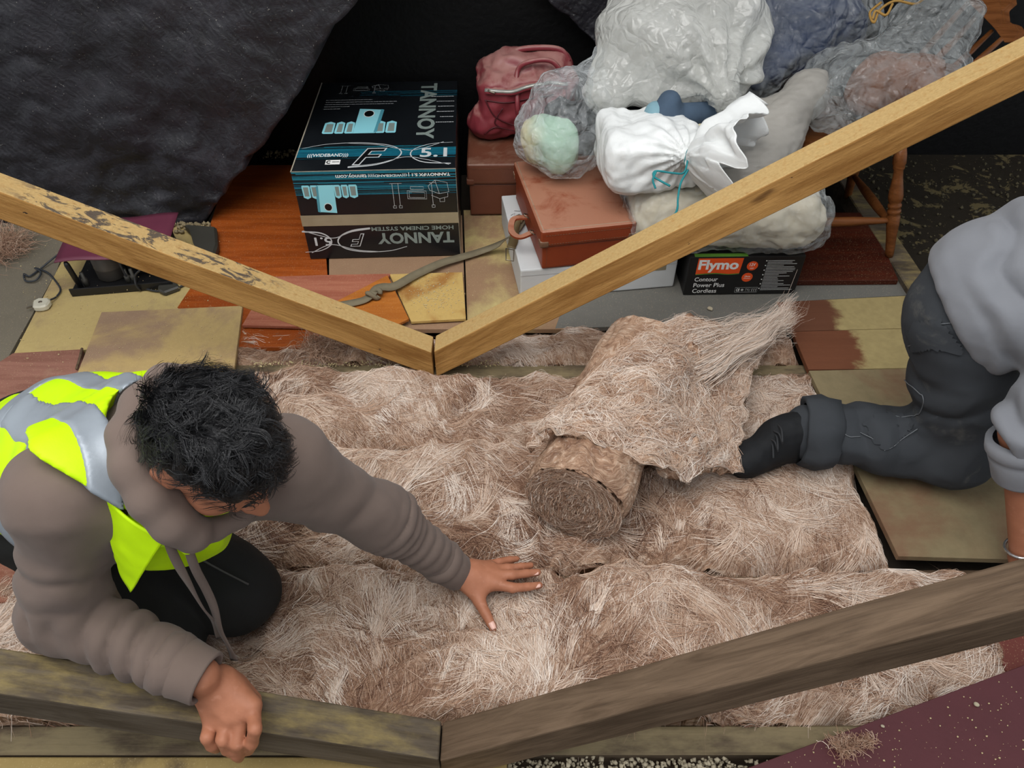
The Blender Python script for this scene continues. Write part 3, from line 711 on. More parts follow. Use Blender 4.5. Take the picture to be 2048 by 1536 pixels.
Gt = G2.reshape(nu, nv, 3)
def surf_strands(G, n_lock, per, rg, wid, lift, lenr, bias):
    """fibres following the grid lines of a free-form patch"""
    nu, nv = G.shape[:2]; n = n_lock*per; seg = 6
    k = np.repeat(np.arange(n_lock), per)
    u = rg.uniform(0, nu-1, n_lock)[k]+rg.normal(0, 1.4, n); v = rg.uniform(0, nv-1, n_lock)[k]+rg.normal(0, 2.0, n)
    a = (bias+rg.normal(0, .75, n_lock))[k]+rg.normal(0, .15, n); L = rg.uniform(*lenr, n_lock)[k]; cv = rg.normal(0, .35, n_lock)[k]
    N = np.cross(np.gradient(G, axis=0), np.gradient(G, axis=1)); N /= np.linalg.norm(N, axis=2)[..., None]+1e-9; N *= np.sign(N[..., 2:3]+1e-6)
    pts = []; lf = rg.gamma(1.4, lift, n)
    for i in range(seg):
        uu = np.clip(u, 0, nu-1.001); vv = np.clip(v, 0, nv-1.001); iu = uu.astype(int); iv = vv.astype(int); fu = (uu-iu)[:, None]; fv = (vv-iv)[:, None]
        p = G[iu, iv]*(1-fu)*(1-fv)+G[np.minimum(iu+1, nu-1), iv]*fu*(1-fv)+G[iu, np.minimum(iv+1, nv-1)]*(1-fu)*fv+G[np.minimum(iu+1, nu-1), np.minimum(iv+1, nv-1)]*fu*fv
        pts.append(p+N[iu, iv]*(lf*math.sin(math.pi*(.2+.13*i))+.013)[:, None]); a = a+cv+rg.normal(0, .08, n)
        u = u+np.sin(a)*L/seg; v = v+np.cos(a)*L/seg
    P = np.stack(pts, 1); T = np.gradient(P, axis=1); T /= np.linalg.norm(T, axis=2)[..., None]+1e-9
    B = np.cross(T, A(0, -.6, .8)); B /= np.linalg.norm(B, axis=2)[..., None]+1e-9
    w = (wid*rg.uniform(.5, 1.5, n))[:, None, None]*np.array([1, 1, 1, .9, .7, .3])[None, :, None]
    V = np.stack([P-B*w/2, P+B*w/2], 2).reshape(-1, 3); q = (np.arange(n)[:, None]*seg+np.arange(seg-1)[None])*2
    F = np.stack([q, q+1, q+3, q+2], -1).reshape(-1, 4); t0 = np.clip(rg.normal(.66, .2, n_lock), 0, 1)
    return V, F, np.repeat(np.clip(t0[k]+rg.normal(0, .1, n), 0, 1), seg*2)
V, F, ti = surf_strands(Gt, 1400, 12, rg, .0007, .003, (12, 36), 0.0)
mesh_obj('loose_fibres', V, F, M_FIB, FLAP, kind='stuff', attr={'tint': ti})
# fibres round the roll body and its end
na, nl = 150, 70
Rv = np.array([v.co[:] for v in ROLL.data.vertices])+WLOC[ROLL.name]
body = Rv[:na*nl].reshape(na, nl, 3)
seg_ = body[60:150]
def radial_strands():
    rg = np.random.default_rng(77); n = 9000; seg = 5
    a = rg.uniform(0, 2*math.pi, n); r = np.sqrt(rg.uniform(0, 1, n))*RL; P = []
    da = rg.normal(.1, .45, n); dr_ = rg.normal(0, .10, n); lf = rg.gamma(1.2, .004, n)
    for i in range(seg):
        aa = a+da*i/seg; rr = np.clip(r*(1+rg.normal(0, .02, n))+dr_*RL*i/seg, 0, RL)
        P.append(C0-axis*(.010+lf*math.sin(.3+i*.6))[:, None]+perp*(np.cos(aa)*rr*1.03)[:, None]+A(0, 0, 1)*(np.sin(aa)*rr*np.where(np.sin(aa) < 0, .93, 1))[:, None])
    P = np.stack(P, 1); T = np.gradient(P, axis=1); T /= np.linalg.norm(T, axis=2)[..., None]+1e-9; B = np.cross(T, -axis); B /= np.linalg.norm(B, axis=2)[..., None]+1e-9
    w = (.0007*rg.uniform(.5, 1.6, n))[:, None, None]
    V = np.stack([P-B*w/2, P+B*w/2], 2).reshape(-1, 3); q = (np.arange(n)[:, None]*seg+np.arange(seg-1)[None])*2
    F = np.stack([q, q+1, q+3, q+2], -1).reshape(-1, 4)
    return V, F, np.repeat(np.clip(rg.normal(.5, .22, n), 0, 1), seg*2)
V, F, ti = radial_strands()
mesh_obj('loose_fibres', V, F, M_FIB, ROLL, kind='stuff', attr={'tint': ti})
# tuft of long white fibres blown up at the far end of the flap
rg = np.random.default_rng(91); n = 1500; seg = 7; P = []
ends = [(1585, 606, .13), (1595, 615, .11), (1560, 622, .10), (1570, 650, .07), (1540, 690, .05), (1500, 660, .10)]
st0 = [(1400, 745, .16), (1430, 720, .14), (1380, 690, .19), (1470, 690, .12), (1440, 705, .12), (1390, 720, .17)]
kk = rg.integers(0, len(ends), n); S0 = np.array([Pz(*s) for s in st0])[kk]+rg.normal(0, .022, (n, 3)); S1 = np.array([Pz(*s) for s in ends])[kk]+rg.normal(0, .020, (n, 3))
MID = (S0+S1)/2+A(0, 0, -.02)+rg.normal(0, .012, (n, 3)); le = rg.uniform(.5, 1.1, n)[:, None]
for s in np.linspace(0, 1, seg):
    q = s*le; P.append(S0*(1-q)**2+2*MID*q*(1-q)+S1*q*q)
P = np.stack(P, 1); ss = np.linspace(0, 1, seg)[None, :, None]; P = P+ss*.016*np.stack([fbm(P, 14, 2, 5), fbm(P, 14, 2, 6), fbm(P, 14, 2, 7)], -1)*2; P[..., 2] = np.maximum(P[..., 2], .02); T = np.gradient(P, axis=1); T /= np.linalg.norm(T, axis=2)[..., None]; B = np.cross(T, A(0, -.6, .8)); B /= np.linalg.norm(B, axis=2)[..., None]
w = (.0011*rg.uniform(.5, 1.5, n))[:, None, None]*np.linspace(1, .3, seg)[None, :, None]
V = np.stack([P-B*w/2, P+B*w/2], 2).reshape(-1, 3); q = (np.arange(n)[:, None]*seg+np.arange(seg-1)[None])*2
mesh_obj('white_tuft', V, np.stack([q, q+1, q+3, q+2], -1).reshape(-1, 4), M_FIB, FLAP, kind='stuff', attr={'tint': np.repeat(np.clip(rg.normal(.82, .14, n), 0, 1), seg*2)})
# a tuft of wool dropped on the maroon sheet, and scraps at the far left
def tuft(c, r, n, seed, label):
    rg = np.random.default_rng(seed); seg = 7; c = np.asarray(c, float)
    s = rg.normal(0, 1, (n, 3))*np.asarray(r)*.45; P = [c+s]; d = rg.normal(0, 1, (n, 3)); d /= np.linalg.norm(d, axis=1)[:, None]
    for i in range(seg-1):
        d = d+rg.normal(0, .45, (n, 3)); d /= np.linalg.norm(d, axis=1)[:, None]; P.append(P[-1]+d*np.mean(r)*.28)
    P = np.stack(P, 1); P[..., 2] = np.maximum(P[..., 2], c[2]-r[2]*.6); T = np.gradient(P, axis=1); T /= np.linalg.norm(T, axis=2)[..., None]; B = np.cross(T, A(0, -.6, .8)); B /= np.linalg.norm(B, axis=2)[..., None]+1e-9
    w = .0009; V = np.stack([P-B*w/2, P+B*w/2], 2).reshape(-1, 3); q = (np.arange(n)[:, None]*seg+np.arange(seg-1)[None])*2
    return mesh_obj('wool_tuft', V, np.stack([q, q+1, q+3, q+2], -1).reshape(-1, 4), M_FIB, attr={'tint': np.repeat(np.clip(rg.normal(.4, .15, n), 0, 1), seg*2)}, label=label, cat='insulation', kind='stuff')
for k, (x, y, rx) in enumerate(((1680, 1490, .03), (1715, 1490, .022), (1738, 1478, .018))): pass
tuft(Pz(1690, 1492, .030), (.030, .014, .010), 260, 5, 'small scrap of brown wool on the maroon sheet')
tuft(Pz(1735, 1482, .030), (.016, .009, .008), 120, 6, 'thin wisp of brown wool on the maroon sheet, right of the scrap')
tuft(Pz(14, 490, .03), (.05, .10, .025), 700, 7, 'matted brown wool in the gap at the far left edge')
tuft(Pz(640, 690, .02), (.05, .05, .025), 500, 8, 'ragged brown wool edge below the orange table leaf')
# ------------------------------------------------------------------ flat print helpers
DG = bpy.context.evaluated_depsgraph_get
def text_vf(s, bold=0.0, shear=0.0, space=1.0):
    cu = bpy.data.curves.new('t', 'FONT'); cu.body = s; cu.size = 1.0; cu.offset = bold; cu.shear = shear; cu.space_character = space; cu.resolution_u = 3
    ob = bpy.data.objects.new('t', cu); COL.objects.link(ob); bpy.context.view_layer.update()
    me = ob.evaluated_get(DG()).to_mesh(); V = np.array([v.co[:2] for v in me.vertices]); F = [tuple(p.vertices) for p in me.polygons]
    bpy.data.objects.remove(ob); bpy.data.curves.remove(cu)
    V -= V.min(0); return V, F
class Face:
    """a flat printed face: origin, unit axes and size in metres; u,v run 0..1"""
    def __init__(s, o, eu, ev, w, h): s.o = np.asarray(o, float); s.eu = unit(eu); s.ev = unit(ev); s.w = w; s.h = h; s.n = np.cross(s.eu, s.ev); s.layers = {}
    def put(s, key, V2, F, lift):
        V2 = np.asarray(V2, float); V = s.o+s.eu*(V2[:, :1]*s.w)+s.ev*(V2[:, 1:2]*s.h)+s.n*lift; s.layers.setdefault(key, []).append((V, F))
    def text(s, key, txt, u0, v0, u1, v1, rot=0, bold=0.0, shear=0.0, lift=.0010):
        """fit text in the rectangle; rot in quarter turns clockwise"""
        V, F = text_vf(txt, bold, shear); V = V/V.max(0)
        if rot == 1: V = np.stack([V[:, 1], 1-V[:, 0]], -1)
        elif rot == 2: V = 1-V
        elif rot == 3: V = np.stack([1-V[:, 1], V[:, 0]], -1)
        s.put(key, V*A(u1-u0, v1-v0)+A(u0, v0), F, lift)
    def rect(s, key, u0, v0, u1, v1, lift=.0006): s.put(key, [(u0, v0), (u1, v0), (u1, v1), (u0, v1)], [(0, 1, 2, 3)], lift)
    def poly(s, key, pts, lift=.0006): s.put(key, pts, [tuple(range(len(pts)))], lift)
    def disc(s, key, u, v, ru, rv, lift=.0009, n=28): s.poly(key, [(u+ru*math.cos(a*2*math.pi/n), v+rv*math.sin(a*2*math.pi/n)) for a in range(n)], lift)
    def line(s, key, pts, w, lift=.0009, sm=0):
        """stroke of width w (metres) along uv points"""
        P = np.asarray(pts, float)*A(s.w, s.h)
        if sm: P = smooth_path(np.c_[P, 0*P[:, 0]], sm)[:, :2]
        T = np.gradient(P, axis=0); T /= np.linalg.norm(T, axis=1)[:, None]+1e-9; N = np.stack([-T[:, 1], T[:, 0]], -1)
        ww = np.broadcast_to(w, (len(P),))[:, None]
        V = np.vstack([P-N*ww/2, P+N*ww/2])/A(s.w, s.h); m = len(P)
        s.put(key, V, [(i, i+1, m+i+1, m+i) for i in range(m-1)], lift)
    def build(s, parent, names):
        for k, (mat, nm) in names.items():
            if k not in s.layers: continue
            small = nm in ('teal_streaks', 'small_print', 'silver_line_print', 'black_print', 'pen_scribble', 'teal_band', 'speaker_picture', 'speaker_picture_shade')
            if small: V, F = cat_mesh(s.layers[k]); mesh_obj(nm, V, F, mat, parent, smooth=False, kind='stuff' if len(s.layers[k]) > 1 else None)
            else:
                for V, F in s.layers[k]: mesh_obj(nm, V, F, mat, parent, smooth=False)
def carton(name, c0, w, d, h, yaw, mat, label, bevel=.004, z0=0.0, cat='box', jit=0.004):
    """card box from its front left bottom corner; slightly sagging faces"""
    R = yawm(yaw); V, F = box_vf((w, d, h), bevel, 2, 0); V = V+A(w/2, d/2, h/2)
    V = V+jit*np.stack([vn(V, 7, 1), vn(V, 7, 2), .4*vn(V, 7, 3)], -1)*A(1, 1, 1)*(V[:, 2:3] > .01)
    o = A(*c0[:2], z0); Vw = V@R.T+o
    root = empty(name, o+R@A(w/2, d/2, 0), label, cat)
    mesh_obj('carton_body', Vw, F, mat, root, smooth=False)
    return root, R, o

# ------------------------------------------------------------------ black home-cinema carton
P_SIL = plain('print_silver', '#c3c7c8', .45, 0, .05, 10, 0); P_TEAL = plain('print_teal', '#0f5468', .4, 0, .25, 30, 0); P_CYAN = plain('print_cyan', '#8fd6e2', .4, 0, .06, 8, 0)
P_CYD = plain('print_cyan_shade', '#4f97a8', .4, 0, .1, 8, 0); P_GRY = plain('print_grey', '#7f8b86', .45, 0, .1, 20, 0); P_WHT = plain('print_white', '#e9e9e6', .5, 0, .03, 10, 0); P_BLK = plain('print_black', '#08090b', .4, 0, .1, 10, 0)
P_TEAL2 = plain('print_light_teal', '#1f7c90', .4, 0, .2, 40, 0)
t = NT('gloss_black_card'); c = t.coord(); M_CARD = t.done(t.mix(t.noise(c, 6, 5), '#0d0f12', '#181c20'), .28, t.bump(t.noise(c, 40, 4), .08, .002), 0, .5)
w, d, h = .548, .74, .346
root, R, o = carton('cinema_system_box', (-.737, 2.262), w, d, h, math.radians(2.5), M_CARD, 'black printed home cinema carton standing on the orange table leaf', jit=0)
ex, ey, ez = R@A(1, 0, 0), R@A(0, 1, 0), A(0, 0, 1)
TOP = Face(o+ez*h, ex, ey, w, d); FR = Face(o, ex, ez, w, h)
ly = {'teal': (P_TEAL, 'teal_band'), 'teal2': (P_TEAL2, 'teal_streaks'), 'cyan': (P_CYAN, 'speaker_picture'), 'cyd': (P_CYD, 'speaker_picture_shade'), 'gry': (P_GRY, 'printed_wordmark'), 'sil': (P_SIL, 'silver_line_print'), 'wht': (P_WHT, 'white_lettering'), 'blk': (P_BLK, 'black_print')}
rs = np.random.default_rng(2)
# top
TOP.rect('teal', .0, .135, 1, .215, .0005)
for k in range(16): v = rs.uniform(.10, .25); TOP.rect('teal2', 0 if rs.random() < .6 else rs.uniform(0, .5), v, 1 if rs.random() < .6 else rs.uniform(.6, 1), v+rs.uniform(.001, .004), .0007)
for k in range(8): v = rs.uniform(.80, .88); TOP.rect('teal', rs.uniform(.3, .6), v, 1, v+.004, .0005)
TOP.text('gry', 'TANNOY', .735, .300, .855, .965, rot=1, bold=.035)
def fx(F_, cx, y0, y1, s=1):
    """the crossing arcs of the FX mark, v from y0 (bottom) to y1"""
    hh = y1-y0; f = lambda u, v: ((cx+s*(u-.5)) , y0+hh*v) if s > 0 else ((cx+s*(u-.5)), y1-hh*v)
    F_.line('sil', [f(.02, .80), f(.18, .97), f(.40, 1.0), f(.58, .86), f(.655, .58), f(.62, .28), f(.50, .06), f(.34, -.02)], np.linspace(.002, .0065, 40), .0011, 40)
    F_.line('sil', [f(.30, 1.0), f(.50, .90), f(.68, .66), f(.78, .70), f(.92, .98)], .0028, .0011, 30)
    F_.line('sil', [f(.98, .95), f(.84, .90), f(.735, .68), f(.72, .40), f(.80, .14), f(.97, .06)], np.linspace(.002, .006, 40), .0011, 40)
    F_.line('sil', [f(.34, .01), f(.52, .12), f(.68, .36), f(.80, .26), f(.96, .02)], .0028, .0011, 30)
fx(TOP, .5, .035, .272)
TOP.text('sil', 'F', .36, .050, .565, .215, shear=.35, bold=.03, lift=.0010); TOP.text('blk', 'F', .372, .058, .552, .207, shear=.35, bold=.005, lift=.0015)
TOP.text('sil', '5.1', .775, .115, .945, .205, bold=.02, lift=.0012)
TOP.text('wht', '(((WIDEBAND)))', .07, .128, .325, .168, bold=.01, lift=.0012)
TOP.rect('wht', .195, .062, .285, .105, .0010); TOP.text('blk', 'C', .20, .068, .225, .100, bold=.05, lift=.0014); TOP.rect('blk', .235, .082, .28, .087, .0014)
def speakers(F_, u0, v0, u1, v1, flip):
    f = (lambda u, v: (u0+(u1-u0)*u, v0+(v1-v0)*v)) if not flip else (lambda u, v: (u1-(u1-u0)*u, v1-(v1-v0)*v))
    F_.poly('cyan', [f(.42, 0), f(.72, 0), f(.76, .95), f(.44, 1)], .0007); F_.poly('cyd', [f(.70, .02), f(.75, .05), f(.79, .94), f(.745, .97)], .0009)
    c = f(.585, .78); F_.disc('wht', c[0], c[1], .075*abs(u1-u0), .145*abs(v1-v0), .0010); F_.disc('blk', c[0], c[1], .066*abs(u1-u0), .125*abs(v1-v0), .0013)
    for (a, b) in ((.0, .155), (.165, .29), (.30, .425), (.715, .845), (.855, 1.0)):
        F_.poly('cyan', [f(a, .04), f(a+.02, 0), f(b-.01, 0), f(b, .04), f(b-.005, .42), f((a+b)/2, .48), f(a+.005, .42)], .0007)
        F_.poly('gry', [f(a+.03, .06), f(b-.025, .06), f(b-.03, .38), f(a+.035, .38)], .0010)
speakers(TOP, .115, .375, .60, .655, False)
for k, (u1, n) in enumerate(((.40, 1), (.575, 1), (.565, 1), (.26, 1), (.20, 1))):
    v = .765-k*.027; u = .075
    while u < u1-.01: q = min(u1, u+rs.uniform(.01, .03)); TOP.rect('sil', u, v, q, v+.004); u = q+.004
for k in range(6):
    v = .79-k*.062; u = .985-(.17 if k == 0 else rs.uniform(.09, .13))
    while u < .975: q = min(.98, u+rs.uniform(.008, .02)); TOP.rect('sil', u, v, q, v+.006); u = q+.003
def sketch(F_, f, w=.0012):
    L = lambda p: F_.line('sil', [f(*q) for q in p], w, .0009)
    L([(.30, .42), (.62, .40), (.62, .66), (.30, .68), (.30, .42)]); L([(.33, .46), (.59, .44), (.59, .62), (.33, .64), (.33, .46)]); L([(.36, .72), (.58, .71), (.58, .80), (.36, .81), (.36, .72)])
    for x in (.06, .16, .72): L([(x, .18), (x, .92)]); L([(x-.04, .92), (x+.06, .92)]); L([(x-.02, .12), (x+.03, .12), (x+.03, .2), (x-.02, .2), (x-.02, .12)])
    L([(.66, .82), (.78, 1.0), (.98, .92), (1.0, .62), (.84, .56), (.68, .68), (.66, .82)]); L([(.78, 1.0), (.84, .56)]); L([(.70, .52), (.84, .40), (.98, .46), (.98, .58)]); L([(.84, .40), (.84, .30), (.92, .30), (.92, .42)])
sketch(TOP, lambda u, v: (.14+.36*u, .83+.13*v), .0010)
# front (the carton stands upside down)
for k in range(34): v = .735+.265*rs.random()**.8; FR.rect('teal2' if rs.random() < .5 else 'teal', 0 if rs.random() < .7 else rs.uniform(0, .5), v, 1 if rs.random() < .7 else rs.uniform(.5, 1), v+rs.uniform(.002, .010), .0005+.0001*rs.random())
FR.text('wht', 'tannoy.com', .265, .925, .455, .975, rot=2, bold=.012); FR.text('wht', '(((WIDEBAND)))|', .465, .930, .70, .965, rot=2, bold=.01); FR.text('wht', 'TANNOY:FX 5.1 |', .71, .930, .965, .972, rot=2, bold=.03)
speakers(FR, .045, .545, .385, .855, True)
sketch(FR, lambda u, v: (.58+.37*u, .545+.34*v), .0013)
t = NT('brown_parcel_tape'); c = t.coord(); M_TAPE = t.done(t.mix(t.noise(c, 12, 4), '#857a62', '#a1967c'), .25, t.bump(t.noise(t.coord((2, 30, 30)), 3, 4), .3, .002), 0, .6)
FR.rect('tape', -.002, .40, 1.002, .525, .0015)
FR.text('gry', 'HOME CINEMA SYSTEM', .435, .325, .965, .372, rot=2, bold=.02); FR.text('gry', 'TANNOY', .465, .165, .965, .300, rot=2, bold=.035)
fx(FR, .315, .075, .355, -.70)
FR.text('sil', 'F', .28, .145, .385, .300, rot=2, shear=.35, bold=.03); FR.text('blk', 'F', .288, .153, .376, .292, rot=2, shear=.35, bold=.0, lift=.0014); FR.text('sil', '5.1', .055, .165, .165, .265, rot=2, bold=.02)
ly['tape'] = (M_TAPE, 'parcel_tape')
TOP.build(root, ly); FR.build(root, ly)
M_BARE = plain('bare_card', '#a39a88', .8)
for V, F in (box_at(o+ez*(h+.0003)+ex*w/2+ey*.001, (w+.002, .004, .001), R, .0002, 1), box_at(o+ez*h/2+ex*(w+.0005), (.001, .004, h), R, 0), box_at(o+ez*(h+.0003)+ey*d/2, (.004, d, .001), R, .0002, 1)): mesh_obj('worn_card_edge', V, F, M_BARE, root, smooth=False)

# ------------------------------------------------------------------ suitcases
def leather(name, base, dark, dust, amt, rough=.5):
    t = NT(name); c = t.coord(); col = t.mix(t.noise(c, 9, 7, .6), base, dark)
    geo = t.n.new('ShaderNodeNewGeometry'); s = t.n.new('ShaderNodeSeparateXYZ'); t.link(geo.outputs['Normal'], s.inputs[0])
    m = t.math('MULTIPLY', t.step(s.outputs[2], .3, .8), t.step(t.noise(c, 7, 8, .68, .4), .62-amt, .86-amt))
    col = t.mix(m, col, dust); scr = t.step(t.noise(t.coord((40, 6, 20), (.4, .2, .9)), 2, 5, .7), .72, .76); col = t.mix(t.math('MULTIPLY', scr, .4), col, '#c9a58c')
    return t.done(col, rough, t.bump(t.noise(c, 120, 4), .25, .0015), 0, .4)
M_STITCH = plain('leather_stitch', '#6a4a35', .8); M_METAL = plain('dull_metal', '#8a8072', .4, .8, .2, 40)
def suitcase(name, c0, w, d, h, yaw, z0, lid, mat, trim, label, front_lock):
    R = yawm(yaw); o = A(*c0, z0); root = empty(name, o+R@A(w/2, d/2, 0), label, 'suitcase'); L = lambda p: np.asarray(p)@R.T+o
    def part(nm, c, s, m, bev=.004, seg=2): V, F = box_vf(s, bev, seg); return mesh_obj(nm, L(V+A(*c)), F, m, root, smooth=False)
    part('case_body', (w/2, d/2, (h-lid)/2+.002), (w-.014, d-.014, h-lid-.002), mat, .008)
    part('lid', (w/2, d/2, h-lid/2), (w, d, lid), mat, .012, 3)
    # raised leather edging round the lid and its stitches
    zt = h-.004; e = .010
    ring = [(e, e, zt), (w-e, e, zt), (w-e, d-e, zt), (e, d-e, zt)]
    parts = []
    for i in range(4): a, b = A(*ring[i]), A(*ring[(i+1) % 4]); parts.append(tube(np.array([a+(b-a)*s for s in np.linspace(0, 1, 12)]), .0045, 6))
    for i in range(4):
        a, b = A(*ring[i]), A(*ring[(i+1) % 4]); a = a.copy(); b = b.copy(); a[2] = b[2] = h-lid+.004; a[:2] += (a[:2]-A(w/2, d/2))*.02; b[:2] += (b[:2]-A(w/2, d/2))*.02
        parts.append(tube(np.array([a+(b-a)*s for s in np.linspace(0, 1, 12)]), .0032, 6))
    for q_ in (parts[:4], parts[4:]): V, F = cat_mesh(q_); mesh_obj('edge_piping', L(V), F, trim, root)
    sp = []
    for zz in (h-.018, h-lid+.012):
        for x in np.arange(.02, w-.02, .009): sp.append(box_at((x, -.0005, zz), (.005, .0016, .0012)))
    for x in (.022, w-.022):
        for zz in np.arange(.015, h-lid, .009): sp.append(box_at((x, .0068, zz), (.0012, .0016, .005)))
    V, F = cat_mesh(sp); mesh_obj('stitching', L(V), F, M_STITCH, root, smooth=False, kind='stuff')
    # corner caps on the lid
    cp = [box_at((x, y, h-lid+.012), (.030, .030, .022), None, .006, 2) for x in (.012, w-.012) for y in (.012, d-.012)]
    for V, F in cp: mesh_obj('corner_cap', L(V), F, trim, root, smooth=False)
    return root, L
M_L1 = leather('brown_leatherette', '#734432', '#5f3526', '#83604f', .18); M_L2 = leather('tan_leather', '#8f3f20', '#762f16', '#a8745c', .36)
M_TRIM = leather('worn_trim', '#7a5a45', '#5e412f', '#a08a76', .3)
rootA, LA = suitcase('suitcase', (-.170, 2.553), .42, .47, .222, math.radians(1.0), 0, .085, M_L1, M_L1, 'dark brown suitcase beside the cinema carton, under the red holdall', True)
for c, s, nm, m in (((.285, -.006, .150), (.022, .010, .115), 'closing_strap', M_L1), ((.285, -.010, .205), (.040, .006, .010), 'strap_loop', M_TRIM), ((.285, -.010, .105), (.036, .006, .010), 'strap_loop', M_TRIM), ((.25, -.003, .075), (.055, .008, .042), 'lock_plate', M_METAL)):
    V, F = box_vf(s, .002, 2); mesh_obj(nm, LA(V+A(*c)), F, m, rootA, smooth=False)
V, F = lathe(LA(A(.25, -.006, .075)), LA(A(.25, -.014, .075)), [(0, .012), (.4, .012), (1, .006)], 16); mesh_obj('lock_button', V, F, M_METAL, rootA)
yawB = math.radians(10.5)
# ------------------------------------------------------------------ white cartons
t = NT('white_card'); c = t.coord(); M_WHITE = t.done(t.mix(t.noise(c, 6, 5), '#d8dadb', '#c2c4c4'), .6, t.bump(t.noise(c, 14, 4), .15, .004), 0, .35)
rw, Rw, ow = carton('white_carton', (.028, 2.020), .54, .49, .120, math.radians(8.0), M_WHITE, 'flat white cardboard carton under the tan suitcase', .005, 0, 'box', .0)
wf = Face(ow+A(0, 0, .121), Rw@A(1, 0, 0), Rw@A(0, 1, 0), .54, .49)
for p in ([(.03, .70), (.06, .73), (.05, .68), (.09, .71)], [(.06, .76), (.10, .75)], [(.10, .66), (.13, .70), (.12, .64), (.15, .68)], [(.04, .62), (.07, .64), (.06, .60)]): wf.line('ink', p, .0018, .0008)
wf.rect('tape', .86, .0, .93, 1.0, .0006)
wf.build(rw, {'ink': (P_BLK, 'pen_scribble'), 'tape': (M_TAPE, 'parcel_tape')})
wfr = Face(ow, Rw@A(1, 0, 0), A(0, 0, 1), .54, .12); wfr.rect('tape', .86, .62, .93, 1.0, .0009); wfr.rect('crease', .0, .80, 1, .815, .0008); wfr.build(rw, {'tape': (M_TAPE, 'parcel_tape'), 'crease': (plain('card_crease', '#a9aaab', .7), 'card_crease')})
rootB, LB = suitcase('suitcase', (.092, 2.012), .318, .475, .152, yawB, .122, .062, M_L2, M_TRIM, 'dusty tan leather suitcase on the white carton', False)
# handle on its left side
hp = smooth_path([(-.004, .20, .085), (-.05, .205, .080), (-.068, .15, .070), (-.05, .10, .075), (-.004, .105, .085)], 24)
V, F = strap(LB(hp), .020, .007, A(0, 0, 1)); mesh_obj('carry_handle', V, F, M_L2, rootB, smooth=False)
for y in (.10, .205): V, F = tube(smooth_path(LB([(.0, y-.012, .085), (-.012, y-.006, .094), (-.012, y+.006, .094), (.0, y+.012, .085)]), 10), .0022, 6); mesh_obj('handle_ring', V, F, M_METAL, rootB)
# ------------------------------------------------------------------ garden-tool carton
P_ORG = plain('print_orange', '#e8531c', .45, 0, .05, 8, 0); P_GRN = plain('print_green', '#5f8f35', .5); P_LG = plain('print_light_grey', '#b9bab8', .5, 0, .05, 8, 0)
t = NT('matt_black_card'); c = t.coord(); M_CARD2 = t.done(t.mix(t.noise(c, 8, 5), '#131313', '#1d1c1b'), .5, t.bump(t.noise(c, 30, 4), .1, .002), 0, .4)
rf, Rf, of = carton('garden_tool_box', (.589, 2.047), .385, .37, .155, math.radians(1.2), M_CARD2, 'black carton with orange logo under the plastic-wrapped pillow', .003, jit=0)
FF = Face(of, Rf@A(1, 0, 0), A(0, 0, 1), .385, .155)
FF.poly('org', [(.075, .965), (.465, .965), (.455, .57), (.36, .555), (.25, .585), (.16, .575), (.072, .555)], .0006)
FF.line('grn', [(.074, .545), (.16, .560), (.25, .572), (.36, .545), (.455, .562)], .003, .0009, 24)
FF.text('wht', 'Flymo', .085, .60, .435, .925, bold=.035)
for k, s_ in enumerate(('Contour', 'Power Plus', 'Cordless')): FF.text('wht', s_, .075, .365-.155*k, .075+(.205, .275, .215)[k], .475-.155*k+(.0 if k != 1 else .0), bold=.012)
FF.disc('org', .555, .76, .048, .118, .0006); FF.disc('org', .535, .46, .048, .118, .0006); FF.text('wht', '12V', .53, .755, .58, .83, bold=.02); FF.text('wht', '10W', .54, .68, .572, .715, bold=.01); FF.text('wht', '23cm', .51, .465, .56, .505, bold=.02); FF.rect('wht', .505, .425, .565, .435, .0009)
FF.line('lg', [(.455, .06), (.655, .06), (.655, .185), (.455, .185), (.455, .06)], .0012, .0008); FF.text('wht', 'CE', .465, .085, .497, .16, bold=.03); FF.disc('lg', .52, .122, .012, .03, .0008); FF.text('lg', 'TYU', .545, .09, .59, .155); FF.text('lg', '|||', .605, .085, .645, .16)
v = .88
for k in range(20):
    L_ = rs.uniform(.12, .285); FF.rect('lg', .68, v, .68+L_, v+.016, .0008)
    if k % 3 == 0: FF.disc('wht', .668, v+.008, .006, .014, .0008)
    v -= .0405
FF.build(rf, {'org': (P_ORG, 'orange_logo_panel'), 'grn': (P_GRN, 'green_wave_line'), 'wht': (P_WHT, 'white_lettering'), 'lg': (P_LG, 'small_print')})
FT = Face(of+A(0, 0, .155), Rf@A(1, 0, 0), Rf@A(0, 1, 0), .385, .37); FT.rect('g', .04, .0, .5, .05, .0006); FT.build(rf, {'g': (P_GRN, 'green_print')})

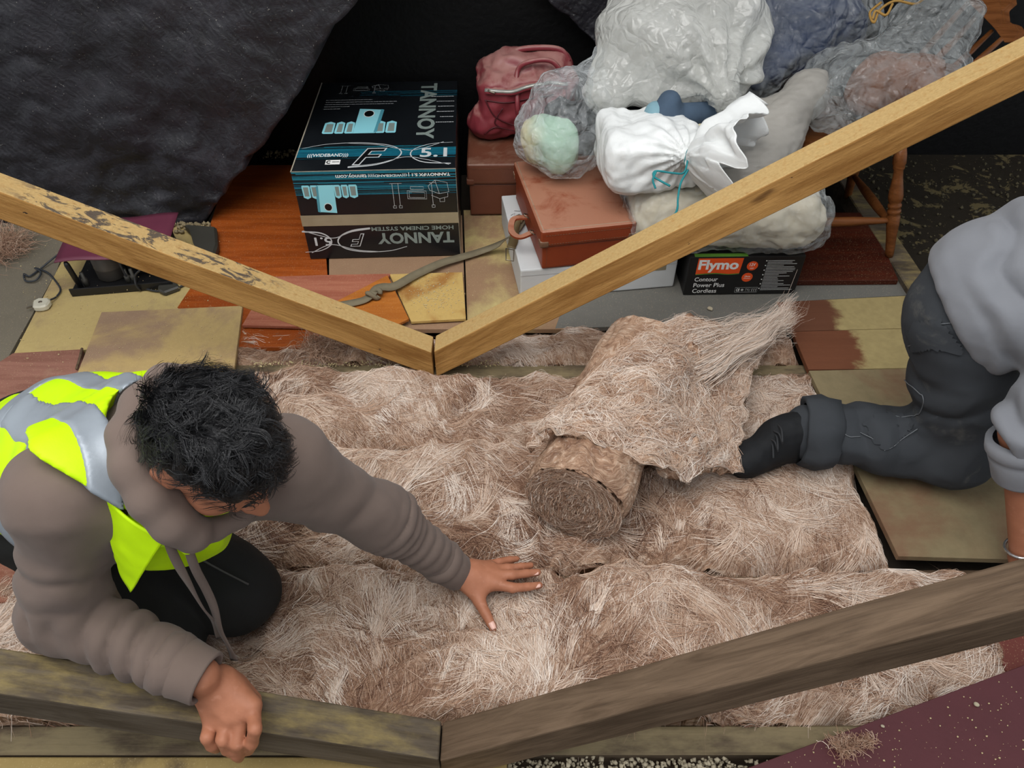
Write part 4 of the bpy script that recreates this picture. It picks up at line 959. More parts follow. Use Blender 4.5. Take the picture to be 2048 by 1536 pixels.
# ------------------------------------------------------------------ bags
def film(name, tint='#e8ecee', alpha=.30, crease=.35, rough=.10, bmp=1.0):
    t = NT(name); c = t.coord(); n1 = t.noise(t.coord((6, 14, 9), (.5, .9, .2)), 2.2, 5, .55, 1.0)
    lw = t.n.new('ShaderNodeLayerWeight'); lw.inputs['Blend'].default_value = .35; cr = lw.outputs['Facing']      # film looks denser where it is seen edge-on
    vo = t.n.new('ShaderNodeTexVoronoi'); vo.feature = 'DISTANCE_TO_EDGE'; vo.inputs['Scale'].default_value = 11
    vw = t.n.new('ShaderNodeVectorMath'); vw.operation = 'MULTIPLY_ADD'; vw.inputs[1].default_value = (.10, .10, .10); nc = t.n.new('ShaderNodeTexNoise'); nc.inputs['Scale'].default_value = 9; t.link(c, nc.inputs['Vector']); t.link(nc.outputs['Color'], vw.inputs[0]); t.link(c, vw.inputs[2]); t.link(vw.outputs[0], vo.inputs['Vector'])
    vo2 = t.n.new('ShaderNodeTexVoronoi'); vo2.feature = 'DISTANCE_TO_EDGE'; vo2.inputs['Scale'].default_value = 32; t.link(vw.outputs[0], vo2.inputs['Vector'])
    t.done(tint, rough, t.bump(vo.outputs['Distance'], .9*bmp, .05, t.bump(vo2.outputs['Distance'], .7*bmp, .015, t.bump(n1, .35, .010))), 0, 1.0)
    tr = t.n.new('ShaderNodeBsdfTransparent'); tr.inputs[0].default_value = (.97, .98, .98, 1)
    mx = t.n.new('ShaderNodeMixShader'); fac = t.math('ADD', t.math('MULTIPLY', cr, crease), alpha)
    t.link(fac, mx.inputs[0]); t.link(tr.outputs[0], mx.inputs[1]); t.link(t.bsdf.outputs[0], mx.inputs[2]); t.link(mx.outputs[0], t.out.inputs[0])
    return t.m
def cloth(name, a, b, scale=20, rough=.85, bump=.4, weave=900, sheen=0.0):
    t = NT(name); c = t.coord(); return t.done(t.mix(t.noise(c, scale, 6), a, b), rough, t.bump(t.noise(c, weave, 2), bump*.5, .0008, t.bump(t.noise(c, 26, 5), bump, .004)), 0, .25, sheen)
M_FILM = film('clear_polythene', '#dfe4e6', .14, .50); M_FILM2 = film('milky_polythene', '#e2e2dc', .36, .48, .14, .5); M_FILM3 = film('thin_polythene', '#d6dadb', .10, .35); M_FILMB = film('grey_polythene', '#b9bdbd', .20, .40)
def blob(name, prims, lo, hi, res, mat, k=.04, crump=(), parent=None, smooth=1, pleat=None, **kw):
    """soft crumpled volume. crump: list of (amp, scale, seed, kind)"""
    f0 = fold_sdf(prims, k)
    V, F = surf(f0, lo, hi, res, 8, smooth)
    N = vnormals(V, F)
    for amp, sc, sd, kind in crump:
        wp = V+.06*np.stack([vn(V, 6, sd+1), vn(V, 6, sd+2), vn(V, 6, sd+3)], -1)
        dd = ridged(wp, sc, 3, sd) if kind == 'r' else facet(V+.25*(wp-V), sc, sd) if kind == 't' else fbm(wp, sc, 3, sd)
        V = V+N*(amp*dd)[:, None]
    if pleat is not None: V = pleat(V, N)
    return mesh_obj(name, V, F, mat, parent, **kw)
def bb(prims, m):
    pts, rr = [], []
    for p in prims:
        if p[0] == 'c': pts += [p[1]-p[3]*np.ones(3), p[1]+p[3]*np.ones(3), p[2]-p[4]*np.ones(3), p[2]+p[4]*np.ones(3)]
        else: q = np.max(p[3])*1.2; pts += [np.asarray(p[1])-q, np.asarray(p[1])+q]
    pts = np.array(pts); return pts.min(0)-m, pts.max(0)+m
# pillow in plastic
pc = A(.705, 2.235, .262); prims = [('b', pc, yawm(.03), (.325, .215, .103), .09)]
lo, hi = bb(prims, .05)
M_CREAM = cloth('cream_cotton', '#d6cdbb', '#bfb39c', 12, .9, .5)
blob('pillow', [('b', pc, yawm(.03), (.305, .195, .090), .085)], lo, hi, .009, M_CREAM, crump=[(.010, 9, 3, 'r'), (.005, 24, 5, 'r')], label='cream pillow inside a clear plastic bag', cat='pillow')
blob('plastic_bag', prims, lo, hi, .008, M_FILM3, crump=[(.010, 9, 3, 'r'), (.007, 26, 9, 't'), (.005, 60, 2, 't')], label='clear plastic bag around the cream pillow', cat='bag')
# clear bag with pale green cushion, on the tan suitcase
bc = A(.175, 2.405, .425)
prims = [('e', bc+A(0, 0, -.012), I3, (.172, .160, .136)), ('e', bc+A(.03, .04, .06), I3, (.13, .11, .12), .06), ('c', bc+A(.04, .05, .08), bc+A(.12, .16, .20), .07, .03, .05)]
blob('plastic_bag', prims, *bb(prims, .04), .008, M_FILM, crump=[(.022, 10, 11, 't'), (.011, 24, 12, 't'), (.005, 60, 13, 't')], label='clear plastic bag with a pale cushion on the tan suitcase', cat='bag')
t = NT('cushion_cream_green'); c = t.coord(); s = t.n.new('ShaderNodeSeparateXYZ'); t.link(t.tc.outputs['Object'], s.inputs[0])
M_CUSH = t.done(t.mix(t.step(t.math('ADD', s.outputs[0], t.math('MULTIPLY', t.noise(c, 9, 4), .08)), -.06, .02), '#d9c79a', '#a9c7b2'), .85, t.bump(t.noise(c, 18, 5), .5, .006), 0, .2)
blob('cushion', [('b', bc+A(-.045, -.030, -.035), yawm(.5), (.090, .060, .080), .055)], bc-.22, bc+.22, .010, M_CUSH, crump=[(.010, 11, 4, 'r')], label='cream and pale green cushion inside the clear bag', cat='cushion')
blob('bin_liner', [('e', bc+A(.02, .03, .035), yawm(.4), (.075, .06, .05))], bc-.16, bc+.2, .007, plain('black_polythene', '#0c0c0d', .3), crump=[(.012, 16, 8, 'r')], label='crumpled black liner inside the clear bag', cat='bag')
# red holdall on the brown suitcase
hc = A(.055, 2.842, .372); Rh = yawm(math.radians(-6))
prims = [('b', hc+A(0, 0, -.02), Rh, (.175, .115, .118), .05), ('b', hc+A(-.01, .02, .06), Rh, (.16, .07, .075), .05, .05), ('e', hc+A(-.17, -.05, -.085), Rh, (.05, .07, .045), .04)]
M_RED = leather('red_leatherette', '#8d3840', '#702830', '#a0726c', .30, .45)
Vh_lo, Vh_hi = bb(prims, .05)
rh = empty('holdall', hc-A(0, 0, .14), 'dusty red leatherette holdall with a zip on the brown suitcase', 'bag')
V, F = surf(fold_sdf(prims, .04), Vh_lo, Vh_hi, .007); N = vnormals(V, F)
V = V+N*(.012*ridged(V+.05*vn(V, 7, 3)[:, None], 8, 2, 31)+.006*fbm(V, 16, 3, 4))[:, None]
mesh_obj('bag_body', V, F, M_RED, rh)
HB = V.copy()
def on_front(x, z, off=.004):
    """point on the front surface of the holdall at local x,z"""
    q = HB[(np.abs(HB[:, 0]-(hc[0]+x)) < .014) & (np.abs(HB[:, 2]-(hc[2]+z)) < .014)]
    p = q[np.argmin(q[:, 1])] if len(q) else A(hc[0]+x, hc[1]-.1, hc[2]+z); return A(hc[0]+x, p[1]-off, hc[2]+z)
zp = np.array([on_front(x, .062+.02*(x+.15)/.3+.006*math.sin(x*30)) for x in np.linspace(-.155, .15, 26)])
V, F = strap(zp, .012, .003, A(0, -.8, .6)); mesh_obj('zip', V, F, plain('zip_grey', '#a3a39c', .4, .5), rh)
V, F = strap(zp+A(0, .001, 0), .026, .002, A(0, -.8, .6)); mesh_obj('zip_tape', V, F, M_RED, rh)
V, F = tube(smooth_path([zp[1], zp[1]+A(.012, -.008, -.003), zp[1]+A(.026, -.010, -.006)], 8), .004, 6); mesh_obj('zip_puller', V, F, M_METAL, rh)
hd = smooth_path([on_front(-.03, -.035, .006), on_front(-.035, .02, .008), hc+A(-.035, -.075, .11), hc+A(.01, -.075, .145), hc+A(.09, -.07, .145), hc+A(.135, -.08, .09), on_front(.14, .03, .006)], 40)
V, F = tube(hd, .009, 8); mesh_obj('carry_handle', V, F, M_RED, rh)
hd2 = smooth_path([hc+A(-.07, .02, .125), hc+A(-.03, .03, .150), hc+A(.06, .03, .158), hc+A(.13, .03, .148), hc+A(.16, .02, .11)], 30)
V, F = tube(hd2, .011, 8); mesh_obj('carry_handle', V, F, M_RED, rh)
for x in (-.03, .14): p = on_front(x, -.03, .002); V, F = box_at(p, (.024, .006, .04), None, .002); mesh_obj('handle_tab', V, F, M_RED, rh, smooth=False); 
pp = [tube(smooth_path([on_front(x, z, .001) for x, z in q], 24), .0026, 5) for q in ([(-.155, .028), (-.08, .022), (0, .026), (.1, .035)], [(-.155, .03), (-.12, -.03), (-.06, -.065), (0, -.08)], [(-.09, .0), (-.12, -.05), (-.10, -.075)], [(-.16, -.10), (-.13, -.075), (-.1, -.075), (-.02, -.105)])]
M_PIP = plain('dark_red_piping', '#4a1219', .5)
for V, F in pp: mesh_obj('piping', V, F, M_PIP, rh)
# big milky bag draped over the heap
mc = Pt(1350, 95, 2.45)
prims = [('e', mc, I3, (.24, .19, .20)), ('c', Pt(1290, 40, 2.5), Pt(1215, 190, 2.45), .15, .06, .06), ('c', Pt(1400, 30, 2.4), Pt(1448, 195, 2.3), .10, .035, .05), ('e', Pt(1470, 60, 2.42), I3, (.10, .10, .12), .05), ('e', Pt(1490, 130, 2.42), I3, (.05, .07, .08), .04)]
def drape(V, N):
    q = V-Pt(1448, 195, 2.3); a = np.arctan2(q[:, 2], q[:, 0]); r = np.linalg.norm(q, axis=1)
    return V+N*(.018*np.sin(a*12+3*vn(V, 4, 3))*np.clip(r/.12, 0, 1)*np.clip(1-r/.6, 0, 1))[:, None]
blob('plastic_sack', prims, *bb(prims, .05), .010, M_FILM2, crump=[(.030, 6, 21, 't'), (.014, 14, 22, 't'), (.004, 40, 23, 't')], pleat=drape, label='large milky polythene sack draped over the top of the heap', cat='bag')
M_NAVY = cloth('navy_fabric', '#22365e', '#1b2030', 6, .7, .6)
def shoe(name, c, yaw, mat, label):
    R_ = yawm(yaw); r = empty(name, np.asarray(c)-A(0, 0, .05), label, 'shoe'); X = lambda x, y, z: np.asarray(c)+R_@A(x, y, z)
    pr = [('c', X(-.08, 0, -.01), X(.09, 0, -.02), .042, .036), ('c', X(-.08, 0, .0), X(-.07, 0, .04), .04, .036)]
    V, F = surf(fold_sdf(pr, .03), np.asarray(c)-.18, np.asarray(c)+.18, .008); mesh_obj('upper', V, F, mat, r)
    pr = [('c', X(-.08, 0, -.045), X(.09, 0, -.048), .046, .04)]; f = fold_sdf(pr); g = lambda P: smax(f(P), np.abs(P[:, 2]-(c[2]-.045))-.014, .01)
    V, F = surf(g, np.asarray(c)-.18, np.asarray(c)+.18, .007); mesh_obj('sole', V, F, plain('cream_rubber', '#d8cfae', .7), r); return r
shoe('shoe', Pt(1374, 222, 2.37), .35, cloth('grey_blue_canvas', '#4f6277', '#3b4858', 20), 'grey-blue shoe with cream sole at the mouth of the milky sack')
shoe('shoe', Pt(1318, 232, 2.42), 1.2, cloth('pale_blue_canvas', '#86a9b4', '#6b8e9b', 20), 'pale blue shoe at the mouth of the milky sack')
# white woven sack with gathered neck
sc = A(.430, 2.215, .452)
prims = [('b', sc, yawm(-.12), (.150, .150, .092), .05), ('c', sc+A(0, -.02, .01), Pt(1372, 312, 2.2), .085, .020, .06), ('e', sc+A(-.06, -.06, .02), I3, (.08, .08, .07), .05)]
NK = Pt(1374, 313, 2.2)
def gather(V, N):
    q = V-NK; r = np.linalg.norm(q, axis=1); a = np.arctan2(q[:, 2]*1.0+q[:, 1]*.6, -q[:, 0])
    return V+N*(.007*np.sin(a*17+2*vn(V, 6, 4))*np.exp(-(r/.14)**2)*np.clip(r/.03, 0, 1))[:, None]
t = NT('white_woven_poly'); c = t.coord(); M_SACK = t.done(t.mix(t.noise(c, 7, 5), '#eceeee', '#d6d8d6'), .42, t.bump(t.noise(t.coord((1, 1, 1)), 30, 5, .6, .8), .35, .004), 0, .5)
rsk = empty('woven_sack', sc-A(0, 0, .10), 'white woven sack tied with turquoise string, in front of the heap', 'bag')
blob('sack_body', prims, *bb(prims, .04), .007, M_SACK, crump=[(.016, 8, 41, 't'), (.009, 20, 42, 't'), (.003, 60, 43, 't')], pleat=gather, parent=rsk)
# frill of the tied mouth: a flared ruffle around the neck
nu, nv = 170, 46; ax = unit(Pt(1470, 330, 2.16)-NK); e1 = unit(np.cross(ax, A(0, -.7, .7))); e2 = np.cross(ax, e1)
th = np.linspace(0, 2*math.pi, nu); rr = np.linspace(0, 1, nv); TH, RR = np.meshgrid(th, rr, indexing='ij')
Q = np.stack([np.cos(TH)*2, np.sin(TH)*2, RR*2], -1); ruf = .020*RR*np.sin(TH*7+3*vn(Q, 1.0, 2))+.016*RR*fbm(Q, 1.6, 3, 5)
rad = .018+.165*RR**.8*(1+.30*vn(np.stack([np.cos(TH)*1.3, np.sin(TH)*1.3, 0*TH], -1), 1.0, 9)); up = .155*RR**1.3
G = NK+ax*(up+ruf*1.5)[..., None]+e1*(rad*np.cos(TH)*.85)[..., None]+e2*(rad*np.sin(TH)*1.25)[..., None]+e1*ruf[..., None]*.7
V, F = sheet(G.reshape(-1, 3), nu, nv, .0022); mesh_obj('gathered_mouth', V, F, M_SACK, rsk)
M_STR = cloth('turquoise_string', '#2f8f93', '#226f78', 40, .8)
sp = [[(1376, 318, 2.17), (1368, 345, 2.13), (1345, 346, 2.12), (1312, 342, 2.12), (1307, 352, 2.12), (1318, 360, 2.12), (1340, 372, 2.11)], [(1312, 343, 2.12), (1306, 360, 2.12), (1311, 377, 2.12)], [(1376, 340, 2.13), (1362, 365, 2.11), (1356, 395, 2.10), (1354, 420, 2.06), (1338, 448, 2.05)]]
parts = [tube(smooth_path([Pt(*q) for q in s_], 30), .0032, 6) for s_ in sp]; parts.append(tube(np.array([NK+(e1*math.cos(a)+e2*math.sin(a))*.022 for a in np.linspace(0, 2*math.pi, 24)]), .003, 6, False))
for V, F in parts: mesh_obj('tie_string', V, F, M_STR, rsk)
# grey sack leaning behind it
g0, g1 = Pt(1495, 345, 2.38), Pt(1612, 190, 2.42)
prims = [('c', g0, g1, .105, .075), ('c', g1, Pt(1640, 152, 2.40), .06, .015, .05), ('c', g0, Pt(1500, 245, 2.45), .09, .08, .06)]
t = NT('grey_woven_poly'); c = t.coord(); M_GREYS = t.done(t.mix(t.noise(c, 9, 5), '#a39f98', '#8a867f'), .45, t.bump(t.noise(c, 30, 5, .6, .8), .35, .004), 0, .45)
blob('woven_sack', prims, *bb(prims, .04), .008, M_GREYS, crump=[(.014, 9, 51, 't'), (.008, 22, 52, 't'), (.003, 60, 53, 't')], label='grey woven sack wedged between the white sack and the chair', cat='bag')
# navy bundle in clear film
n0 = Pt(1605, 60, 2.62); prims = [('e', n0, I3, (.235, .17, .20)), ('e', Pt(1690, 60, 2.62), I3, (.10, .12, .13), .06), ('c', n0, Pt(1500, 175, 2.50), .13, .05, .08)]
blob('clothes_bundle', [('e', n0, I3, (.198, .135, .165)), ('c', n0, Pt(1515, 165, 2.53), .095, .03, .08)], *bb(prims, .04), .011, M_NAVY, crump=[(.014, 8, 62, 'r')], label='bundle of navy blue clothes in clear film at the top of the heap', cat='clothes')
blob('plastic_bag', prims, *bb(prims, .04), .010, M_FILM3, crump=[(.014, 9, 61, 't'), (.010, 24, 63, 't'), (.005, 60, 64, 't')], label='clear film bag around the navy clothes', cat='bag')
# brown cushion in grey film on the chair
b0 = A(1.255, 2.465, .575); prims = [('e', b0, yawm(.1), (.265, .165, .12)), ('e', Pt(1860, 70, 2.5), I3, (.15, .12, .15), .08), ('e', Pt(1680, 215, 2.40), I3, (.11, .09, .07), .06), ('e', Pt(1890, 30, 2.45), I3, (.10, .06, .06), .04)]
blob('plastic_bag', prims, *bb(prims, .04), .009, M_FILMB, crump=[(.022, 9, 71, 't'), (.010, 24, 73, 't'), (.005, 60, 74, 't')], label='greyish clear bag with a brown cushion lying on the chair', cat='bag')
blob('cushion', [('b', Pt(1790, 170, 2.44), yawm(.1), (.135, .075, .085), .06)], b0-.3, b0+.3, .010, cloth('brown_velvet', '#8a5a3e', '#6d4029', 10, .8, .6), crump=[(.012, 10, 72, 'r')], label='brown cushion inside the greyish bag on the chair', cat='cushion')
blob('cushion', [('e', Pt(1885, 175, 2.50), I3, (.07, .06, .07))], b0-.35, b0+.4, .010, cloth('dull_brown_cloth', '#6f5040', '#5a3f33', 10), crump=[(.012, 12, 76, 'r')], label='smaller dull brown bundle right of the brown cushion', cat='cushion')
# twine on top
tw = [[(1762, 5, 2.40), (1740, 25, 2.38), (1748, 45, 2.36), (1760, 20, 2.38), (1790, 2, 2.40), (1830, 8, 2.42), (1852, -6, 2.45)], [(1745, 38, 2.36), (1752, 22, 2.37), (1772, 30, 2.36), (1785, 8, 2.38)]]
rtw = empty('twine', Pt(1770, 20, 2.40), 'loop of straw-coloured twine on top of the bags', 'twine')
M_TW = cloth('straw_twine', '#b08a4c', '#8a6832', 60)
for s_ in tw: V, F = tube(smooth_path([Pt(*q) for q in s_], 40), .0042, 6); mesh_obj('twine_strand', V, F, M_TW, rtw)
# white paper parcel with tape
pk = Pt(1590, 330, 2.62); Rp = np.array(Matrix.Rotation(.55, 3, 'Z') @ Matrix.Rotation(-.5, 3, 'X'))
rpk = empty('paper_parcel', pk-A(0, 0, .09), 'white paper parcel with brown tape under the chair seat edge', 'parcel')
V, F = box_at(pk, (.26, .20, .10), Rp, .010, 2); mesh_obj('paper_wrap', V, F, cloth('crumpled_paper', '#cfd6de', '#b4bcc6', 10, .8, .5), rpk, smooth=False)
V, F = box_at(pk, (.045, .2025, .1025), Rp, .010, 2); mesh_obj('tape_band', V, F, plain('tape_brown', '#6d5a37', .4), rpk, smooth=False)

# ------------------------------------------------------------------ chair
M_CHAIR = wood_mat('varnished_beech', '#7a4a27', '#5f3618', None, rough=.35, knots=False)
cs = A(1.14, 2.475, .43); rch = empty('windsor_chair', (1.14, 2.475, .018), 'turned-leg wooden chair loaded with bags at the right', 'chair')
V, F = surf(lambda P: s_box(P, cs-A(0, 0, .02), I3, (.215, .22, .022), .02)+.0, cs-.3, cs+.3, .008); 
V, F = surf(lambda P: smax(np.linalg.norm((P-cs)[:, :2]*A(1, .97), axis=1)-.215, np.abs(P[:, 2]-(cs[2]-.02))-.02, .02), cs-.28, cs+.28, .008); mesh_obj('seat', V, F, M_CHAIR, rch)
prof = [(0, .013), (.04, .015), (.18, .017), (.30, .021), (.38, .0225), (.40, .018), (.415, .0225), (.435, .0225), (.45, .018), (.465, .0225), (.485, .0225), (.50, .018), (.52, .023), (.56, .0245), (.62, .022), (.72, .0165), (.78, .015), (.80, .019), (.82, .0185), (.84, .022), (.90, .0215), (1.0, .016)]
feet = [((1.368, 2.252, .018), (1.295, 2.325, .415)), ((.925, 2.252, -.002), (.99, 2.325, .415)), ((1.368, 2.70, -.002), (1.295, 2.625, .415)), ((.925, 2.70, -.002), (.99, 2.625, .415))]
for a, b in feet: V, F = lathe(a, b, prof, 18); mesh_obj('leg', V, F, M_CHAIR, rch)
sprof = [(0, .008), (.1, .011), (.35, .0165), (.5, .0175), (.65, .0165), (.9, .011), (1, .008)]
lerp = lambda a, b, s_: np.asarray(a)+(np.asarray(b)-np.asarray(a))*s_
for (i, j, s_) in ((0, 1, .34), (2, 3, .34), (0, 2, .28), (1, 3, .28)): V, F = lathe(lerp(*feet[i], s_), lerp(*feet[j], s_), sprof, 12); mesh_obj('stretcher', V, F, M_CHAIR, rch)
# backrest at the far right: two spindles and a shaped comb
for s0, s1 in (((1.325, 2.40, .43), Pt(2003, 78, 2.42)), ((1.335, 2.47, .43), Pt(1984, 62, 2.50)), ((1.33, 2.55, .43), Pt(1966, 20, 2.58)), ((1.31, 2.61, .43), Pt(1950, -10, 2.66))):
    V, F = lathe(s0, s1, [(0, .008), (.3, .011), (.6, .013), (1, .008)], 10); mesh_obj('spindle', V, F, M_CHAIR, rch)
out = [(1925, -60), (1990, -62), (2018, -20), (2022, 8), (2006, 22), (2008, 44), (2030, 50), (2038, 62), (2030, 84), (2008, 86), (1990, 60), (1962, 30), (1938, 8)]
c3 = np.array([Pt(x, y, 2.66-.24*(y+62)/148) for x, y in out]); n = len(c3); nr = A(.10, .03, -.02)*.32
V = np.vstack([c3, c3+nr]); F = [tuple(range(n)), tuple(range(2*n-1, n-1, -1))]+[(i, n+i, n+(i+1) % n, (i+1) % n) for i in range(n)]
bm = bmesh.new(); vs = [bm.verts.new(v) for v in V]; [bm.faces.new([vs[k] for k in f]) for f in F]; bmesh.ops.recalc_face_normals(bm, faces=list(bm.faces)); bmesh.ops.bevel(bm, geom=[e for e in bm.edges], offset=.004, segments=2, affect='EDGES'); bm.verts.index_update()
V = np.array([v.co[:] for v in bm.verts]); F = [tuple(v.index for v in f.verts) for f in bm.faces]; bm.free(); mesh_obj('comb_rail', V, F, M_CHAIR, rch, smooth=False)

# ------------------------------------------------------------------ motor unit with cord and plug
M_MAR = plain('maroon_enamel', '#6b3044', .45, .1, .15, 14, .1); M_BP = plain('black_plastic', '#151517', .45); M_DG = plain('dark_grey_plastic', '#3a3832', .5); M_MOT = plain('motor_grey', '#55504a', .5, .3)
ru = empty('motor_unit', (-1.36, 2.17, -.004), 'old motor unit with a maroon cover and black base on the dusty board', 'appliance')
def q(*p): return A(*p)
Ry_ = yawm(math.radians(8)); uo = A(-1.515, 2.05, -.004); U_ = lambda p: np.asarray(p, float)@Ry_.T+uo
for nm, c, s_, m, bv in (('base_plate', (.17, .11, .008), (.34, .24, .016), M_BP, .003), ('base_rim', (.17, -.008, .020), (.34, .006, .024), M_BP, .002), ('gearbox', (.235, .12, .06), (.09, .10, .085), M_BP, .008), ('side_plate', (.315, .13, .065), (.012, .18, .10), M_BP, .003)):
    V, F = box_at(c, s_, None, bv, 2); mesh_obj(nm, U_(V), F, m, ru, smooth=False)
for x, y in ((.03, .015), (.03, .20), (.31, .20)): V, F = lathe(U_((x, y, .015)), U_((x-.01, y, .125)), [(0, .009), (.9, .009), (1, .006)], 10); mesh_obj('post', V, F, M_BP, ru)
V, F = lathe(U_((.12, .085, .016)), U_((.12, .085, .112)), [(0, .046), (.05, .050), (.45, .050), (.47, .051), (.5, .050), (.9, .050), (1, .042)], 28); mesh_obj('motor', V, F, M_MOT, ru)
for x in (.045, .185, .205): V, F = lathe(U_((x, .03, .016)), U_((x, .03, .07)), [(0, .010), (.5, .010), (.55, .006), (1, .006)], 10); mesh_obj('terminal', V, F, M_DG, ru)
G = np.array([[U_((-.01+.36*a, .005+.25*b, .142-.010*(1-b)**2+.004*math.sin(9*a))) for b in np.linspace(0, 1, 12)] for a in np.linspace(0, 1, 16)]); V, F = sheet(G.reshape(-1, 3), 16, 12, .003); 
mesh_obj('cover', V, F, M_MAR, ru)
cp = [Pz(148, 494, .10), Pz(118, 508, .03), Pz(84, 535, .004), Pz(60, 552, .004), Pz(48, 548, .006), Pz(52, 562, .004), Pz(72, 560, .006), Pz(82, 545, .010), Pz(70, 536, .006), Pz(95, 545, .004), Pz(112, 563, .004), Pz(121, 580, .004), Pz(112, 594, .004), Pz(100, 600, .012)]
V, F = tube(smooth_path(cp, 90), .0032, 7); mesh_obj('power_cord', V, F, plain('dark_cable', '#30343a', .5), ru)
cp = [Pz(236, 520, .11), Pz(250, 548, .05), Pz(268, 568, .004), Pz(280, 580, .004), Pz(272, 570, .03), Pz(270, 552, .06), Pz(280, 540, .09)]
V, F = tube(smooth_path(cp, 60), .0036, 7); mesh_obj('inner_lead', V, F, plain('dark_cable_b', '#2a2c30', .5), ru)
cp = [Pz(276, 572, .004), Pz(310, 582, .003), Pz(345, 580, .003), Pz(372, 568, .003)]
V, F = tube(smooth_path(cp, 40), .0036, 7); mesh_obj('output_lead', V, F, plain('dark_cable_c', '#2a2c30', .5), ru)
pc_ = Pz(82, 607, .014); po = [(-.030, .010), (-.018, .026), (.014, .028), (.028, .012), (.028, -.016), (.012, -.026), (-.016, -.026)]
V, F = prism([pc_[:2]+A(*p_) for p_ in po], -.002, .020, .005); mesh_obj('mains_plug', V, F, plain('off_white_plastic', '#c9c4b2', .5, 0, .1, 20), ru, smooth=False)
V, F = lathe(pc_+A(0, 0, .004), pc_+A(0, 0, .0075), [(0, .006), (1, .006)], 12); mesh_obj('plug_screw', V, F, M_METAL, ru)
for dx, dy in ((-.012, -.028), (.008, -.029)): V, F = box_at(pc_+A(dx-.02, dy+.01, -.002), (.018, .006, .004), yawm(.6), .001); mesh_obj('plug_pin', V, F, M_METAL, ru, smooth=False)
# dark grey curved plastic shell
po = [(366, 447), (432, 452), (435, 488), (428, 508), (408, 510), (388, 500), (391, 486), (387, 470), (378, 458)]
V, F = prism([Pz(x, y, .035)[:2] for x, y in po], .0, .036, .008); mesh_obj('plastic_shell', V, F, M_DG, smooth=False, label='dark grey curved plastic shell at the edge of the orange leaf', cat='plastic part')
V, F = prism([Pz(x, y, .0)[:2] for x, y in ((318, 575), (352, 566), (362, 580), (330, 592), (318, 586))], -.004, .016, .005); mesh_obj('plastic_fitting', V, F, M_DG, smooth=False, label='small grey plastic cap in front of the motor unit', cat='plastic part')
# stick on the board joint
V, F = tube(smooth_path([Pz(164, 697, .012), Pz(160, 715, .012), Pz(153, 738, .012)], 12), .004, 6); mesh_obj('wood_sliver', V, F, M_OLD2, label='brown wood sliver on the joint behind the man', cat='wood chip')

# ------------------------------------------------------------------ knotted strap
M_STRAP = cloth('faded_webbing', '#857b65', '#6a614e', 30, .9, .5)
rst = empty('leather_strap', Pz(800, 575, .02), 'grey-brown knotted strap trailing from the suitcase over the offcuts', 'strap')
sp = [(668, 613, .034), (700, 607, .036), (728, 600, .036), (742, 590, .042), (752, 578, .050), (765, 574, .046), (790, 572, .036), (830, 550, .030), (880, 527, .022), (920, 515, .016), (960, 503, .016), (1000, 487, .045), (1030, 462, .125), (1044, 440, .135)]
pth = smooth_path([Pz(*s_) for s_ in sp], 110); tw_ = np.sin(np.linspace(0, 9, 110))*.18
V, F = strap(pth, .030, .003, A(0, -.3, 1), tw_); mesh_obj('webbing', V, F, M_STRAP, rst)
kn = Pz(748, 588, .044); V, F = tube(np.array([kn+A(.020*math.cos(a)*(1+.2*math.sin(2*a)), .013*math.sin(a), .010*math.sin(2*a)) for a in np.linspace(0, 2*math.pi*.95, 30)]), .008, 7); mesh_obj('knot', V, F, M_STRAP, rst)
V, F = strap(smooth_path([Pz(1046, 440, .145), Pz(1036, 437, .150), Pz(1030, 455, .140), Pz(1028, 480, .128), Pz(1022, 495, .126)], 30), .030, .004, A(0, -.3, 1)); mesh_obj('tongue', V, F, plain('olive_leather', '#6a5a3c', .6), rst)
bk = [Pz(1012, 497, .127), Pz(1028, 500, .127), Pz(1027, 522, .120), Pz(1012, 520, .120), Pz(1012, 497, .127)]; V, F = tube(np.array(bk), .0022, 6); mesh_obj('buckle', V, F, M_METAL, rst)
# ------------------------------------------------------------------ people
def skin_mat():
    t = NT('brown_skin'); c = t.coord(); n = t.noise(c, 28, 5); col = t.mix(n, '#b3775a', '#935d44')
    col = t.mix(t.math('MULTIPLY', t.step(t.noise(c, 60, 3), .58, .75), .35), col, '#c08a72')
    return t.done(col, .55, t.bump(t.noise(c, 260, 4), .18, .001, t.bump(t.noise(c, 55, 3), .15, .002)), 0, .35)
M_SKIN = skin_mat(); M_NAIL = plain('fingernail', '#d8ab9c', .35, 0, .03, 20, 0)
def fleece(name, a, b): return cloth(name, a, b, 9, .95, .25, 1400, .08)
M_HOOD = fleece('taupe_fleece', '#75665e', '#62544d'); M_TROU = cloth('black_work_trousers', '#232322', '#1a1a1a', 8, .8, .35, 1100); M_BOOT = cloth('black_suede', '#1d1f22', '#131416', 14, .75, .5, 500)
t = NT('hi_vis_yellow'); c = t.coord(); M_HIVIS = t.done(t.mix(t.noise(c, 9, 5), '#c8f000', '#aedb00'), .6, t.bump(t.noise(c, 700, 2), .2, .0006, t.bump(t.noise(c, 22, 5), .3, .004)), 0, .25)
t = NT('reflective_tape'); c = t.coord(); M_REFL = t.done(t.mix(t.noise(c, 14, 4), '#9aa2aa', '#858d96'), .42, t.bump(t.noise(c, 900, 2), .15, .0005, t.bump(t.noise(c, 25, 4), .2, .003)), .25, .5)
def seg_coords(V, a, b):
    a = np.asarray(a, float); b = np.asarray(b, float); d = b-a; L = np.linalg.norm(d); T = d/L; q = V-a; s = q@T; r = q-s[:, None]*T
    up = A(0, -.7, .7); e1 = unit(up-T*(up@T)); e2 = np.cross(T, e1); return s, L, np.arctan2(r@e2, r@e1), np.linalg.norm(r, axis=1)
